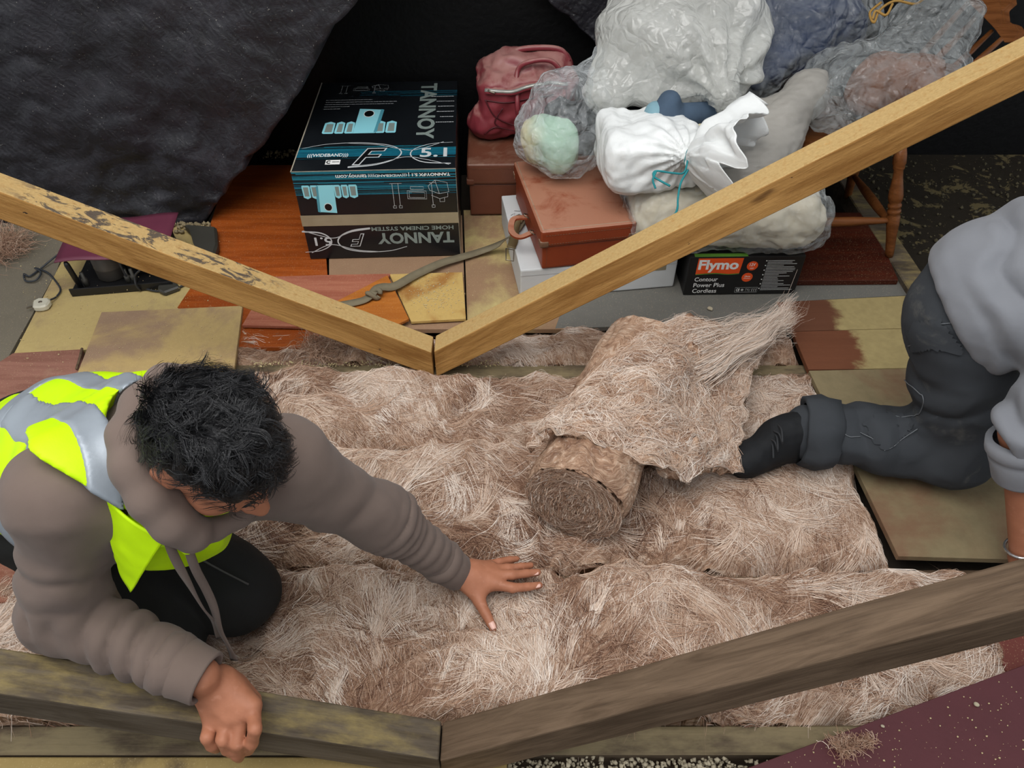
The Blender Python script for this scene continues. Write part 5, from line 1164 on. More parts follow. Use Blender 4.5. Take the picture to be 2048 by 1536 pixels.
def folds(V, N, a, b, lam, amp, s0, s1, rmax, seed=0, skew=1.0):
    s, L, an, r = seg_coords(V, a, b)
    m = np.clip((s-s0*L)/(.12*L), 0, 1)*np.clip((s1*L-s)/(.12*L), 0, 1)*np.clip((rmax-r)/.02, 0, 1)
    ph = 2*math.pi*s/lam+skew*np.cos(an+.6)+2.2*vn(V, 9, seed)
    w = 1.7*np.abs(np.sin(ph*.5))-1.1; var = .25+.95*np.clip(.45+1.4*vn(V, 9, seed+3), 0, 1)
    return V+N*(amp*m*w*var)[:, None]
def finger(prims, pts, r0, r1, k=.004):
    n = len(pts)-1
    for i in range(n): prims.append(('c', np.asarray(pts[i], float), np.asarray(pts[i+1], float), r0+(r1-r0)*i/n, r0+(r1-r0)*(i+1)/n, k))
def group_sdf(groups):
    """groups: list of (prims, k_inside, k_join)"""
    fs = [(fold_sdf(p, k), kj) for p, k, kj in groups]
    def f(P):
        d = None
        for g, kj in fs: e = g(P); d = e if d is None else smin(d, e, kj)
        return d
    return f

# ============================ the kneeling man
HC = Pt(430, 890, 1.10)
Fh = c2w(.60, -.76, -.12); Uh0 = c2w(.50, .25, .83); Uh = unit(Uh0-Fh*(Uh0@Fh)); Rh_ = np.cross(Fh, Uh)
HM = np.array([Rh_, Fh, Uh]); hp = lambda r, f, u: HC+Rh_*r+Fh*f+Uh*u
NECK = hp(0, -.045, -.155); RSH, LSH = A(-.695, .712, .622), A(-.395, .815, .570)
REL, RWR = A(-.785, .655, .355), Py(403, 1352, .575)
LEL, LWR = A(-.262, .880, .325), Pz(912, 1142, .078)
PEL = A(-.962, .995, .345); CH = A(-.605, .835, .540); MID = A(-.790, .905, .455)
LHIP, RHIP = A(-.905, .985, .285), A(-.965, .930, .285); LKN, RKN = A(-.610, .858, .088), A(-.745, .735, .088); LAN, RAN = A(-.95, 1.08, .075), A(-1.06, .98, .075)
headp = [('e', HC, HM, (.077, .097, .104)), ('e', hp(0, .032, -.068), HM, (.056, .068, .058), .03), ('c', hp(0, .094, -.004), hp(0, .116, -.040), .009, .0145, .012), ('c', hp(.014, .104, -.045), hp(-.014, .104, -.045), .009, .009, .01),
         ('c', hp(.036, .082, .018), hp(-.036, .082, .018), .014, .014, .02), ('e', hp(.032, .080, -.010), HM, (.015, .012, .012), .008), ('e', hp(-.032, .080, -.010), HM, (.015, .012, .012), .008), ('c', hp(.020, .092, -.075), hp(-.020, .092, -.075), .008, .008, .012),
         ('e', hp(0, .078, -.105), HM, (.022, .02, .018), .02), ('e', hp(.045, .055, -.045), HM, (.025, .03, .03), .02), ('e', hp(-.045, .055, -.045), HM, (.025, .03, .03), .02)]
for s in (1, -1): headp += [('e', hp(s*.081, -.006, -.012), HM, (.008, .020, .032), .008), ('e', hp(s*.088, -.012, -.004), HM, (.006, .016, .024), .006), ('e', hp(s*.090, -.004, -.010), HM, (.006, .009, .015), -.006)]
bodyp = [('c', hp(0, -.015, -.07), NECK, .052, .060, .03), ('c', NECK, CH, .065, .10, .05), ('c', CH, MID, .115, .115, .05), ('c', MID, PEL, .115, .13, .05), ('c', CH, RSH, .08, .06, .05), ('c', CH, LSH, .08, .06, .05),
         ('c', RSH, REL, .052, .042, .03), ('c', REL, RWR, .040, .028, .02), ('c', LSH, LEL, .052, .042, .03), ('c', LEL, LWR, .040, .027, .02),
         ('c', PEL, LHIP, .12, .10, .05), ('c', PEL, RHIP, .12, .10, .05), ('c', LHIP, LKN, .078, .055, .04), ('c', RHIP, RKN, .078, .055, .04), ('c', LKN, LAN, .052, .036, .02), ('c', RKN, RAN, .052, .036, .02)]
# left hand, flat on the wool
lp = lambda x, y, z: Pz(x, y, z)
palmL = [('c', LWR, lp(938, 1150, .070), .026, .026), ('c', lp(938, 1146, .070), lp(985, 1143, .062), .024, .017, .02), ('c', lp(938, 1152, .070), lp(993, 1166, .062), .024, .018, .02), ('c', lp(930, 1155, .068), lp(962, 1178, .056), .024, .018, .02), ('c', lp(940, 1140, .068), lp(976, 1134, .056), .020, .015, .02)]
ff = []
fingL = []
for pts, r0, r1 in (([lp(990, 1168, .064), lp(1025, 1176, .060), lp(1055, 1174, .050), lp(1079, 1170, .040)], .0125, .0085), ([lp(990, 1150, .066), lp(1024, 1150, .064), lp(1053, 1147, .052), lp(1076, 1145, .042)], .0125, .0085), ([lp(982, 1140, .062), lp(1015, 1136, .058), lp(1042, 1133, .046), lp(1062, 1131, .036)], .0115, .0080), ([lp(970, 1131, .056), lp(998, 1124, .050), lp(1018, 1120, .040), lp(1034, 1118, .032)], .0105, .0075)):
    p = []; finger(p, pts, r0, r1); fingL.append((p, .004, .006))
p = []; finger(p, [lp(940, 1172, .062), lp(958, 1202, .052), lp(972, 1228, .044), lp(986, 1256, .036)], .0165, .0095); fingL.append((p, .006, .016))
# right hand, gripping the strut
rp = lambda x, y, Y: Py(x, y, Y)
palmR = [('c', RWR, rp(425, 1385, .575), .028, .028), ('c', rp(422, 1378, .578), rp(428, 1440, .535), .027, .020, .02), ('c', rp(430, 1372, .58), rp(456, 1436, .535), .028, .020, .02), ('c', rp(440, 1372, .58), rp(480, 1428, .540), .027, .020, .02), ('c', rp(445, 1365, .585), rp(504, 1412, .550), .025, .018, .02), ('c', rp(470, 1375, .59), rp(505, 1400, .57), .024, .016, .02)]
fingR = []
for pts in ([rp(422, 1446, .532), rp(414, 1474, .505), rp(424, 1490, .500), rp(432, 1496, .512)], [rp(454, 1442, .532), rp(446, 1480, .500), rp(455, 1498, .496), rp(462, 1504, .508)], [rp(481, 1436, .534), rp(474, 1488, .498), rp(474, 1508, .494), rp(478, 1514, .506)], [rp(506, 1420, .545), rp(510, 1458, .510), rp(504, 1486, .500), rp(498, 1500, .508)]):
    p = []; finger(p, pts, .0132, .0105, .004); fingR.append((p, .004, .003))
p = []; finger(p, [rp(480, 1385, .60), rp(508, 1400, .605), rp(520, 1425, .605), rp(522, 1445, .600)], .016, .011); fingR.append((p, .006, .014))
sdf = group_sdf([(headp, .02, .02), (bodyp, .03, .03), (palmL, .015, .012)]+fingL+[(palmR, .015, .014)]+fingR)
lo = A(-1.22, .45, -.0); hi = A(.06, 1.30, .93)
V, F = surf(sdf, lo, hi, .0042)
N = vnormals(V, F); V = V+N*(.0007*fbm(V, 60, 2, 4))[:, None]
MAN = mesh_obj('person', V, F, M_SKIN, origin=(PEL[0], PEL[1], 0), label='kneeling person in yellow hi-vis vest and taupe hoodie reaching over the insulation', cat='person')
# nails of the left hand
def nail(c, d, n, w, l, parent):
    d = unit(d); n = unit(np.asarray(n)-d*(np.asarray(n)@d)); s = np.cross(d, n); g = []
    for u in np.linspace(-1, 1, 7):
        for v in np.linspace(-1, 1, 7): k = math.sqrt(max(0, 1-.55*v*v)) if v > 0 else 1; g.append(np.asarray(c)+s*u*w*k+d*v*l-n*(.35*w*u*u))
    V, F = sheet(np.array(g), 7, 7, .0012); mesh_obj('fingernail', V, F, M_NAIL, parent)
nail(lp(985, 1251, .0470), lp(986, 1256, .036)-lp(972, 1228, .044), A(0, -.35, .93), .0065, .0085, MAN)
for a, b in (((1079, 1170, .0490), (1055, 1174, .050)), ((1075, 1145, .0505), (1053, 1147, .052))): nail(lp(*a)-unit(lp(*a)-lp(*b))*.004, lp(*a)-lp(*b), A(.25, 0, .97), .0052, .0065, MAN)

# hoodie: torso and sleeves
hood_t = [('c', NECK, CH, .075, .125, .06), ('c', CH, MID, .148, .148, .06), ('c', MID, PEL, .150, .150, .06), ('c', CH, RSH, .108, .080, .06), ('c', CH, LSH, .110, .082, .06)]
REM = REL; RCU = lerp(RWR, REL, .10); LCU = lerp(LWR, LEL, .10)
sleeves = [('c', RSH, REL, .079, .066, .04), ('c', REL, lerp(RWR, REL, .22), .066, .050, .04), ('c', LSH, LEL, .080, .060, .04), ('c', LEL, lerp(LWR, LEL, .22), .059, .045, .04)]
fh = fold_sdf(hood_t+sleeves, .04)
def hoodie(P):
    d = fh(P)
    return d
V, F = surf(hoodie, A(-1.22, .45, .02), A(.0, 1.32, .80), .0065); N = vnormals(V, F)
V = folds(V, N, RSH, REL, .085, .0048, .30, 1.1, .13, 1, 3.0); N = vnormals(V, F)
V = folds(V, N, REL, RWR, .040, .0062, -.25, .86, .10, 2, 2.2); N = vnormals(V, F)
V = folds(V, N, LSH, LEL, .095, .0040, .30, 1.0, .11, 3, 2.6); N = vnormals(V, F)
V = folds(V, N, LEL, LWR, .034, .0050, -.1, .86, .09, 4, 1.8); N = vnormals(V, F)
V = V+N*(.006*fbm(V, 9, 3, 6))[:, None]
HOODIE = mesh_obj('hoodie', V, F, M_HOOD, MAN)
def cuff(a, b, r0, r1, mat, parent, s0=-.02, ln=.085):
    """ribbed cuff: a short sleeve end, open towards the hand"""
    T = unit(np.asarray(b)-np.asarray(a)); p0 = np.asarray(b)-T*ln; p1 = np.asarray(b)+T*.004
    V, F = lathe(p0, p1, [(0, r0*.8), (.02, r0), (.25, r0*1.05), (.36, r0*.97), (.40, r0*.93), (.45, r0*.97), (.7, r1*1.02), (.96, r1), (1, r1*.97), (.995, r1*.86), (.8, r1*.8)], 30)
    F = F[:-2]; N = V*0; V = V+.0018*np.stack([vn(V, 28, 3), vn(V, 28, 4), vn(V, 28, 5)], -1); return mesh_obj('cuff', V, F, mat, parent)
cuff(REL, lerp(RWR, REL, -.03), .054, .048, M_HOOD, HOODIE); cuff(LEL, lerp(LWR, LEL, -.02), .048, .042, M_HOOD, HOODIE)
# hood lying round the neck
hr = [Pt(385, 765, 1.22), Pt(335, 770, 1.17), Pt(288, 808, 1.13), Pt(262, 868, 1.10), Pt(268, 938, 1.085), Pt(302, 1000, 1.09), Pt(345, 1046, 1.11), Pt(385, 1068, 1.14)]
hr2 = [Pt(395, 790, 1.20), Pt(345, 805, 1.15), Pt(314, 858, 1.115), Pt(310, 925, 1.10), Pt(332, 985, 1.105), Pt(362, 1030, 1.12)]
hr3 = [Pt(385, 1068, 1.15), Pt(430, 1058, 1.18), Pt(480, 1030, 1.21), Pt(520, 985, 1.24)]
hp_ = [('c', hr[i], hr[i+1], .031, .031, .015) for i in range(len(hr)-1)]+[('c', hr2[i], hr2[i+1], .024, .024, .004) for i in range(len(hr2)-1)]+[('c', hr3[i], hr3[i+1], .020, .016, .015) for i in range(3)]+[('c', Pt(275, 870, 1.16), NECK, .04, .05, .03), ('c', Pt(335, 810, 1.20), NECK, .035, .05, .03)]
V, F = surf(fold_sdf(hp_, .02), *bb(hp_, .02), .005); N = vnormals(V, F); V = V+N*(.002*fbm(V, 14, 3, 8))[:, None]
mesh_obj('hood', V, F, M_HOOD, HOODIE)
# drawstrings
for q0 in ([(333, 1050, 1.10), (338, 1085, 1.12), (352, 1120, 1.16), (376, 1165, 1.22), (405, 1215, 1.30), (430, 1245, 1.36), (440, 1275, 1.40)], [(376, 1072, 1.13), (378, 1100, 1.15), (392, 1140, 1.20), (412, 1178, 1.26), (428, 1215, 1.31), (440, 1260, 1.36), (458, 1295, 1.39), (469, 1320, 1.41)]):
    pth = smooth_path([Pt(*s_) for s_ in q0], 44); V, F = strap(pth, .014, .0035, A(0, -.72, .69), np.sin(np.linspace(0, 7, 44)+q0[0][0])*.7); mesh_obj('drawstring', V, F, M_HOOD, HOODIE)
# t-shirt collar seen inside the hood
cl = [('c', hp(.05, .0, -.115), hp(.0, .055, -.125), .026, .026), ('c', hp(.0, .055, -.125), hp(-.05, .0, -.115), .026, .026)]
V, F = surf(fold_sdf(cl, .02), *bb(cl, .02), .006); mesh_obj('undershirt', V, F, cloth('dark_blue_cotton', '#141b26', '#0f141c', 12), MAN)

# vest
vt = [('c', NECK, CH, .085, .140, .06), ('c', CH, MID, .166, .168, .06), ('c', MID, PEL, .168, .165, .06), ('c', CH, RSH, .140, .121, .06), ('c', CH, LSH, .118, .096, .06)]
fv0 = fold_sdf(vt, .04)
Sx = unit(NECK-PEL); Lx = RSH-LSH; Lx = unit(Lx-Sx*(Lx@Sx)); Bx = np.cross(Lx, Sx); Bx = Bx if Bx[2] > 0 else -Bx
def tor(V): q = V-CH; return q@Lx, q@Sx, q@Bx      # lateral (towards his right), along the spine, towards the back
rs_out = unit(RSH-CH); ls_out = unit(LSH-CH)
def vest(P):
    d = fv0(P)
    nR = unit(unit(REL-RSH)*.75+rs_out*.65); nL = unit(unit(LEL-LSH)*.5+ls_out*.85)
    hole = np.maximum(s_cap(P, RSH, REL, .135, .115), -((P-(RSH-nR*.046))@nR)); d = smax(d, -hole, .006); d = smax(d, (P-(LSH-nL*.07))@nL, .008); d = smax(d, .125-np.linalg.norm(P-NECK, axis=1), .01)
    d = d-.0035*np.sin(P@A(31, 12, 19)+2*np.sin(P@A(9, 17, 5)))*np.sin(P@A(-8, 22, 14)+1)-.0015*np.sin(P@A(52, -40, 30)+2*np.sin(P@A(23, 11, 27)))       # armholes
    return d
V, F = surf(vest, A(-1.22, .50, .10), A(-.25, 1.36, .85), .0055)
VEST = mesh_obj('hi_vis_vest', V, F, M_HIVIS, MAN)
def band(fn, nm='reflective_band', off=.0028):
    """a strip of tape lying on the vest: the vest's own surface, a little proud, between two clean edges"""
    g = lambda P: smax(vest(P)-off, fn(*tor(P)), .0015)
    v, f = surf(g, A(-1.22, .50, .10), A(-.25, 1.36, .85), .0045); mesh_obj(nm, v, f, M_REFL, VEST)
band(lambda a_, b_, c_: np.maximum(np.abs(a_-.163)-.024, -.20-b_)); band(lambda a_, b_, c_: np.maximum(np.maximum(np.abs(a_-.075)-.022, -.20-b_), .02-c_)); band(lambda a_, b_, c_: np.abs(b_+.222)-.026)
# loose front panels hanging from the chest
def panel(top, bot, nm, mat, seed, sag=.01, n=26):
    a = smooth_path([Pt(*p_) for p_ in top], n); b = smooth_path([Pt(*p_) for p_ in bot], n); w = np.linspace(0, 1, n)[:, None, None]
    G = a[None]*(1-w)+b[None]*w; f = G.reshape(-1, 3); G = f+A(0, -.6, .6)*(sag*fbm(f, 12, 3, seed)*np.repeat(w[:, 0, 0], n))[:, None]
    V, F = sheet(G, n, n, .003); mesh_obj(nm, V, F, mat, VEST); return G.reshape(n, n, 3)
panel([(200, 985, 1.12), (262, 1040, 1.10), (330, 1078, 1.10)], [(228, 1118, 1.17), (236, 1152, 1.19), (258, 1186, 1.20)], 'front_panel', M_HIVIS, 3)
panel([(270, 985, 1.12), (330, 1060, 1.125), (375, 1078, 1.14)], [(235, 1090, 1.15), (290, 1096, 1.12), (345, 1092, 1.13)], 'front_panel', M_HIVIS, 5)
panel([(340, 1060, 1.14), (420, 1025, 1.17), (505, 980, 1.20)], [(350, 1090, 1.14), (385, 1106, 1.16), (494, 1032, 1.21)], 'front_panel', M_HIVIS, 7)
panel([(468, 1040, 1.195), (480, 1032, 1.198), (494, 1020, 1.202)], [(470, 1058, 1.20), (482, 1050, 1.203), (496, 1038, 1.206)], 'reflective_patch', M_REFL, 9, .002, 8)

# trousers and boots
tr = [('c', PEL, LHIP, .155, .13, .05), ('c', PEL, RHIP, .150, .112, .05), ('c', LHIP, LKN, .108, .080, .05), ('c', RHIP, RKN, .108, .080, .05), ('c', LKN, LAN, .078, .058, .04), ('c', RKN, RAN, .078, .058, .04)]
V, F = surf(fold_sdf(tr, .04), A(-1.28, .60, -.0), A(-.45, 1.32, .52), .0075); N = vnormals(V, F); V = V+N*(.007*ridged(V+.04*vn(V, 7, 3)[:, None], 6, 2, 3))[:, None]
TRO = mesh_obj('work_trousers', V, F, M_TROU, MAN)
sm = smooth_path([LKN+A(.055, -.030, .075), lerp(LKN, LHIP, .25)+A(.06, -.05, .085), lerp(LKN, LHIP, .5)+A(.065, -.06, .085)], 20); V, F = tube(sm, .0022, 5); mesh_obj('side_seam', V, F, plain('seam_thread', '#4a4a48', .8), TRO)
for an, kn in ((LAN, LKN), (RAN, RKN)):
    dd = unit(an-kn); bp = [('c', an-dd*.02, an+dd*.06+A(0, 0, -.005), .052, .045), ('c', an+dd*.06, an+dd*.13+A(0, 0, -.03), .045, .036, .02)]
    V, F = surf(fold_sdf(bp, .02), *bb(bp, .02), .008); mesh_obj('boot', V, F, M_BOOT, MAN)

# hair: a cap with locks, and curls on it
def hair_cap(P):
    q = P-HC; r, f, u = q@Rh_, q@Fh, q@Uh
    d = s_ell(P, HC+Uh*.014-Fh*.004, HM, (.084, .107, .112))
    side = .012*np.exp(-((np.abs(r)-.08)/.03)**2)
    return smax(d, (.58*f-u+.004+.050*np.clip((np.abs(r)-.05)/.028, 0, 1)*np.clip((f+.06)/.03, 0, 1)), .015)
V, F = surf(hair_cap, HC-.17, HC+.17, .004); N = vnormals(V, F)
q = V-HC; wv = V+.02*np.stack([vn(V, 22, 1), vn(V, 22, 2), vn(V, 22, 3)], -1)
V = V+N*(.010*fbm(V, 14, 2, 3)+.006*ridged(wv, 26, 2, 5))[:, None]
t = NT('black_hair'); c = t.coord(); M_HAIR = t.done(t.mix(t.noise(t.coord((1, 1, 1)), 60, 5, .6, 1.5), '#0b0b0d', '#1c1c1f'), .42, t.bump(t.noise(c, 130, 5, .65, 1.2), .8, .004), 0, .45)
HAIR = mesh_obj('hair', V, F, M_HAIR, MAN)
rg = np.random.default_rng(4); N = vnormals(V, F); qq_ = V-HC; ok = np.where(qq_@Uh > .58*(qq_@Fh)+.020+.055*np.clip((np.abs(qq_@Rh_)-.05)/.028, 0, 1)*np.clip((qq_@Fh+.06)/.03, 0, 1))[0]
nlk, per, seg = 900, 9, 8; idx = rg.choice(ok, nlk); k = np.repeat(np.arange(nlk), per); n = nlk*per
p0 = V[idx][k]+rg.normal(0, .0035, (n, 3)); nn = N[idx][k]
fl = Fh*.35-Uh*.15-Rh_*.1; gdir = (fl[None]+.9*np.stack([vn(V[idx], 16, 21), vn(V[idx], 16, 22), vn(V[idx], 16, 23)], -1))[k]; gdir = gdir-nn*np.sum(gdir*nn, 1)[:, None]; gdir /= np.linalg.norm(gdir, axis=1)[:, None]
bdir = np.cross(nn, gdir); Lh = rg.uniform(.022, .046, nlk)[k]; cu = rg.normal(0, 1.5, nlk)[k]; ph = rg.uniform(0, 6.28, nlk)[k]
P = []
for s in np.linspace(0, 1, seg):
    P.append(p0+gdir*(Lh*s*np.cos(cu*s*.6))[:, None]+bdir*(Lh*s*.75*np.sin(cu*s))[:, None]+nn*(.009*np.sin(math.pi*(.12+.75*s))*(.5+.5*np.cos(ph))+.003)[:, None]+bdir*(.002*np.sin(9*s+ph))[:, None])
P = np.stack(P, 1); T = np.gradient(P, axis=1); T /= np.linalg.norm(T, axis=2)[..., None]+1e-9; B = np.cross(T, nn[:, None]); B /= np.linalg.norm(B, axis=2)[..., None]+1e-9
w = (.0011*rg.uniform(.6, 1.4, n))[:, None, None]*np.array([1, 1, 1, 1, .9, .7, .5, .15])[None, :, None]
Vs = np.stack([P-B*w/2, P+B*w/2], 2).reshape(-1, 3); qq = (np.arange(n)[:, None]*seg+np.arange(seg-1)[None])*2
mesh_obj('curls', Vs, np.stack([qq, qq+1, qq+3, qq+2], -1).reshape(-1, 4), M_HAIR, HAIR, kind='stuff')
for s in (1, -1):
    V2, F2 = tube(smooth_path([hp(s*.014, .098, .014), hp(s*.032, .094, .022), hp(s*.052, .078, .016)], 12), np.linspace(.0055, .003, 12), 6); mesh_obj('eyebrow', V2, F2, M_HAIR, MAN)

# ============================ the crouching person at the right edge
K2, A2_, H2 = A(1.135, 1.262, .112), Pz(1608, 862, .095), A(1.005, 1.315, .515)
PE2 = A(1.085, 1.325, .545); C2 = A(1.355, 1.245, .80); N2 = A(1.47, 1.21, .92); HD2 = A(1.60, 1.16, 1.00)
SH2 = A(1.235, 1.135, .715); EL2 = A(1.085, 1.055, .385); WR2 = Pz(2046, 1118, .055)
SHR = A(1.42, 1.38, .80); ELR = A(1.55, 1.36, .50); WRR = A(1.50, 1.16, .28); H2R = A(1.16, 1.42, .50); K2R = A(1.52, 1.45, .33); A2R = A(1.50, 1.62, .06)
bp = [('e', HD2, I3, (.085, .08, .105)), ('c', HD2+A(.05, -.03, -.05), HD2+A(.07, -.04, -.07), .04, .03, .03), ('c', HD2+A(.085, -.045, -.01), HD2+A(.095, -.05, -.03), .010, .014, .01), ('c', HD2-A(.03, 0, .06), N2, .055, .06, .03), ('c', N2, C2, .07, .11, .05), ('c', C2, PE2, .12, .12, .05), ('c', C2, SH2, .08, .055, .05), ('c', C2, SHR, .08, .055, .05), ('c', SH2, EL2, .05, .043, .03), ('c', EL2, WR2, .043, .027, .02), ('c', SHR, ELR, .05, .043, .03), ('c', ELR, WRR, .042, .027, .02),
      ('c', PE2, H2+A(.05, 0, -.03), .10, .065, .05), ('c', H2+A(.05, 0, -.03), K2, .06, .055, .04), ('c', K2, A2_, .05, .036, .02), ('c', PE2, H2R, .11, .09, .05), ('c', H2R, K2R, .07, .055, .04), ('c', K2R, A2R, .05, .036, .02)]
gr = [(bp, .03, .03)]
hd = unit(A(-.25, -.75, -.25)); sd = A(1, -.3, 0)
W = WR2; palm = [('c', W, W+A(.03, -.055, -.025), .025, .020)]; gr.append((palm, .01, .02))
for i, (ox, L) in enumerate(((-.022, .062), (-.006, .070), (.010, .066), (.024, .052))):
    b0_ = W+A(.03+ox, -.06, -.022); p = []; finger(p, [b0_, b0_+A(.012, -L*.5, -.004), b0_+A(.018, -L*.95, -.012)], .0095, .0075); gr.append((p, .004, .006))
p = []; finger(p, [W+A(-.005, -.03, -.012), W+A(-.035, -.05, -.020), W+A(-.045, -.075, -.026)], .012, .009); gr.append((p, .005, .012))
W = WRR; gr.append(([('c', W, W+A(-.01, -.07, -.03), .026, .022)], .01, .02))
for i, ox in enumerate((-.024, -.008, .008, .023)):
    b0_ = W+A(ox-.01, -.075, -.03); p = []; finger(p, [b0_, b0_+A(0, -.035, -.015), b0_+A(0, -.05, -.04)], .0095, .0075); gr.append((p, .004, .006))
p = []; finger(p, [W+A(-.02, -.03, -.01), W+A(-.05, -.05, -.02), W+A(-.055, -.07, -.03)], .012, .009); gr.append((p, .005, .012))
V, F = surf(group_sdf(gr), A(.68, .80, -.02), A(1.80, 1.72, 1.14), .006)
P2 = mesh_obj('person', V, F, M_SKIN, origin=(PE2[0], PE2[1], 0), label='crouching person in grey sweatshirt and dark work trousers cut off by the right edge', cat='person')
cap_ = lambda P: smax(s_ell(P, HD2+A(-.01, 0, .01), I3, (.097, .092, .115)), (P-HD2)@unit(A(.8, -.3, -.5))-.02, .02)
V, F = surf(cap_, HD2-.16, HD2+.16, .007); N = vnormals(V, F); V = V+N*(.006*fbm(V, 30, 2, 3))[:, None]; mesh_obj('hair', V, F, M_HAIR, P2)
# sweatshirt
M_SWEAT = fleece('grey_sweatshirt', '#828489', '#75777d')
SL = lerp(EL2, WR2, .12)
sw = [('c', N2, C2, .09, .14, .06), ('c', C2, PE2+A(-.01, -.01, .01), .165, .172, .06), ('c', C2, SH2, .12, .092, .06), ('c', C2, SHR, .12, .09, .06), ('c', SH2, EL2, .088, .074, .04), ('c', EL2, SL, .070, .060, .03), ('c', SHR, ELR, .085, .07, .04)]
fs_ = fold_sdf(sw, .04); hemn = unit(PE2-C2)
hem = lambda P: smax(fs_(P), (P-(PE2+hemn*.085))@hemn, .015)
V, F = surf(hem, A(.78, .85, .2), A(1.75, 1.6, 1.1), .0075); N = vnormals(V, F)
V = folds(V, N, SH2, EL2, .085, .010, .2, 1.1, .14, 5, 1.4); N = vnormals(V, F); V = folds(V, N, C2, PE2, .11, .012, .25, 1.1, .24, 8, 2.0); N = vnormals(V, F); V = V+N*(.007*fbm(V, 8, 3, 9))[:, None]
SW = mesh_obj('sweatshirt', V, F, M_SWEAT, P2)
cuff(EL2, lerp(EL2, WR2, .30), .070, .062, M_SWEAT, SW, ln=.10)
# bracelet
T = unit(WR2-EL2); br = lerp(EL2, WR2, .90); e1 = unit(np.cross(T, A(0, 0, 1))); e2 = np.cross(T, e1)
V, F = tube(np.array([br+(e1*math.cos(a)+e2*math.sin(a))*.036 for a in np.linspace(0, 2*math.pi, 30)]), .004, 8, False); mesh_obj('bracelet', V, F, plain('silver', '#c8c8c8', .25, .9), P2)
# trousers
M_TR2 = cloth('charcoal_work_trousers', '#33363a', '#26282b', 7, .8, .45, 1000)
def dusty_knee():
    t = NT('charcoal_work_trousers'); c = t.coord(); col = t.mix(t.noise(c, 7, 6), '#414448', '#303337'); m = t.step(t.noise(c, 8, 6, .62, .4), .60, .78); col = t.mix(t.math('MULTIPLY', m, .35), col, '#8b877d')
    return t.done(col, .85, t.bump(t.noise(c, 1000, 2), .2, .0007, t.bump(t.noise(c, 26, 5), .3, .004)), 0, .2)
M_TR2 = dusty_knee()
tr = [('c', PE2+A(.02, 0, 0), H2+A(.030, 0, -.03), .138, .120, .05), ('c', H2+A(.025, 0, -.03), K2, .120, .098, .05), ('c', K2, lerp(K2, A2_, .45), .092, .086, .04), ('c', lerp(K2, A2_, .45), A2_+A(.02, 0, 0), .086, .070, .03), ('c', PE2, H2R, .15, .12, .05), ('c', H2R, K2R, .115, .09, .05), ('c', K2R, A2R, .085, .065, .04)]
V, F = surf(fold_sdf(tr, .05), A(.68, 1.0, -.02), A(1.75, 1.75, .75), .0075); N = vnormals(V, F)
V = folds(V, N, K2, A2_, .085, .010, .15, 1.05, .13, 6, 2.2); N = vnormals(V, F); V = folds(V, N, H2, K2, .12, .008, .3, 1.1, .16, 7, 2.0); N = vnormals(V, F); V = V+N*(.007*ridged(V+.04*vn(V, 7, 3)[:, None], 6, 2, 3))[:, None]; V[:, 2] = np.maximum(V[:, 2], .004)
TR2 = mesh_obj('work_trousers', V, F, M_TR2, P2)
TV = V; TN = vnormals(V, F)
def on_mesh(x, y):
    """point of the trouser surface met by the line of sight measured at photo pixel x,y"""
    d = unit(ray(x, y)); q = TV-EYE; s = q@d; r = np.linalg.norm(q-s[:, None]*d, axis=1); c = np.where(r < .012)[0]
    if not len(c): c = np.array([np.argmin(r)])
    j = c[np.argmin(s[c])]; return TV[j]+TN[j]*.002, TN[j]
M_THREAD = plain('pale_thread', '#62666a', .8)
for ln in ([(1815, 655), (1850, 650), (1900, 648)], [(1808, 694), (1830, 702), (1870, 697), (1920, 700)], [(1795, 760), (1825, 785), (1838, 800), (1832, 835)], [(1785, 825), (1810, 830), (1832, 835)], [(1640, 870), (1690, 872), (1730, 872)], [(1725, 860), (1750, 890), (1770, 905), (1800, 893), (1828, 860)], [(1660, 880), (1655, 910), (1665, 945)], [(1690, 640), (1690, 640)]):
    if ln[0] == ln[-1]: continue
    px_ = smooth_path(np.c_[np.array(ln, float), np.zeros(len(ln))], 22); pts = np.array([on_mesh(*p_[:2])[0] for p_ in px_]); pts = smooth_path(pts[::3], 30); V, F = tube(pts, .0013, 5); mesh_obj('stitched_seam', V, F, M_THREAD, TR2)
# pocket flap and knee pocket as raised patches
def raised(poly, nm, off, mat):
    px = np.array([[1024+((v-EYE)@_R)/((v-EYE)@_F)*FPX, 768-((v-EYE)@_U)/((v-EYE)@_F)*FPX] for v in TV]); inside = np.zeros(len(TV), bool); n = len(poly); j = n-1
    for i in range(n):
        xi, yi = poly[i]; xj, yj = poly[j]; c = ((yi > px[:, 1]) != (yj > px[:, 1])) & (px[:, 0] < (xj-xi)*(px[:, 1]-yi)/(yj-yi+1e-9)+xi); inside ^= c; j = i
    inside &= (TN@(-_F)) > -.1
    vv, f2, used = keep_faces(TV+TN*off, F_T, inside)
    if len(f2) > 4: mesh_obj(nm, vv, f2, mat, TR2)
F_T = np.array([p.vertices[:] for p in TR2.data.polygons])
raised([(1800, 697), (1830, 640), (1880, 632), (1930, 690), (1925, 712), (1870, 700), (1830, 708)], 'pocket_flap', .006, M_TR2)
raised([(1722, 845), (1745, 830), (1790, 820), (1832, 838), (1828, 862), (1772, 906), (1750, 890)], 'knee_pocket', .0035, M_TR2)
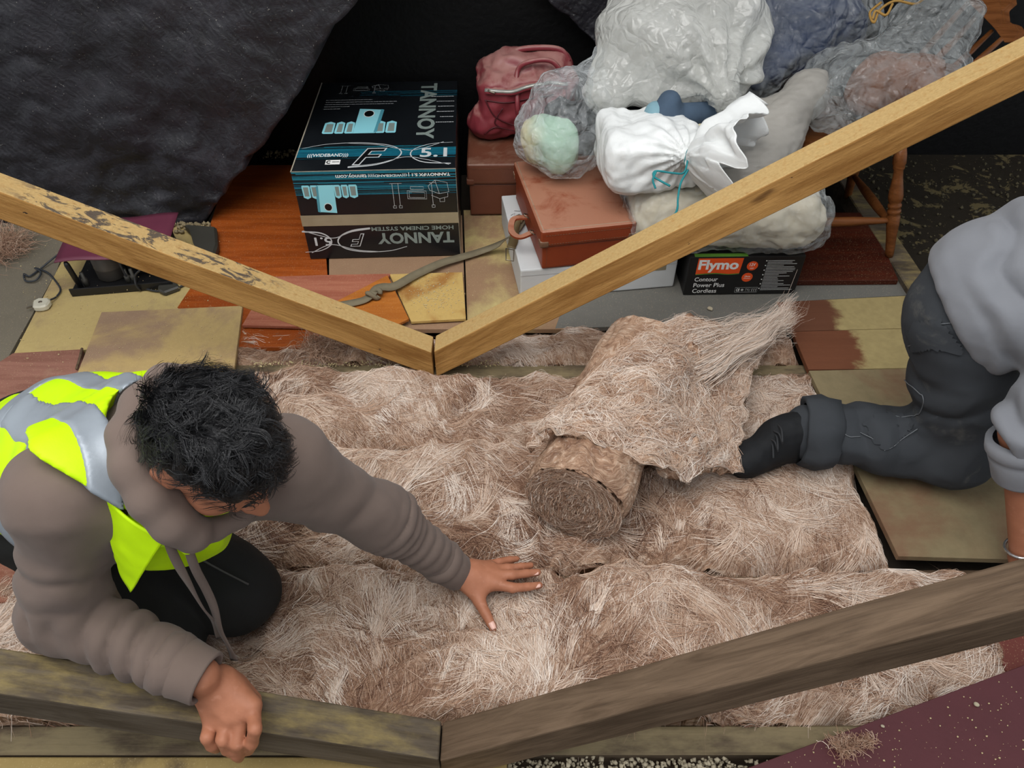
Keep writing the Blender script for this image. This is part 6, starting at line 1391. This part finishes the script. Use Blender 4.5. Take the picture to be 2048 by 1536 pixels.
# boot
toe = Pz(1492, 925, .065); ank = A2_; hl = Pz(1580, 905, .05)
bt = [('c', Pz(1572, 880, .055), Pz(1505, 915, .052), .054, .044), ('c', Pz(1505, 915, .050), Pz(1484, 928, .046), .043, .034, .02), ('c', Pz(1560, 872, .09), ank+A(.01, 0, .01), .052, .056, .03), ('c', Pz(1580, 890, .05), Pz(1590, 880, .05), .05, .05, .02)]
RB = empty('boot', Pz(1530, 900, 0), 'x', 'x'); bpy.data.objects.remove(RB)
V, F = surf(fold_sdf(bt, .03), *bb(bt, .03), .005); N = vnormals(V, F); V = V+N*(.003*fbm(V, 18, 3, 3))[:, None]; V[:, 2] = np.maximum(V[:, 2], .006)
BT = mesh_obj('boot', V, F, M_BOOT, P2)
f = fold_sdf([('c', Pz(1578, 885, .015), Pz(1486, 930, .015), .056, .044)]); g = lambda P: smax(f(P), np.abs(P[:, 2]-.014)-.013, .006)
V, F = surf(g, *bb([('c', Pz(1578, 885, .015), Pz(1486, 930, .015), .06, .05)], .02), .006); mesh_obj('boot_sole', V, F, plain('black_rubber', '#101012', .7), BT)
for k in range(5):
    s_ = k/4; c0 = lerp(Pz(1545, 893, .108), Pz(1563, 862, .150), s_); dv = unit(Pz(1545, 880, .1)-Pz(1555, 905, .1)); sgn = A(.004, .004, .0)*(1 if k % 2 else -1)
    V, F = tube(smooth_path([c0-dv*.026+A(0, 0, -.010)+sgn, c0+A(0, 0, .002), c0+dv*.026+A(0, 0, -.010)-sgn], 12), .0026, 6); mesh_obj('bootlace', V, F, plain('black_lace', '#26282b', .8), BT)
cf = lerp(K2, A2_, .86); T = unit(A2_-K2); V, F = lathe(cf-T*.03, cf+T*.055, [(0, .070), (.1, .086), (.5, .091), (.95, .084), (1, .078), (.9, .070)], 36); F = F[:-2]; N_ = V-cf; V = V+unit(A(0, 0, 1))*0+(N_/np.linalg.norm(N_, axis=1)[:, None])*(.010*ridged(V, 14, 2, 6))[:, None]; V[:, 2] = np.maximum(V[:, 2], .006)
mesh_obj('trouser_hem', V, F, M_TR2, TR2)
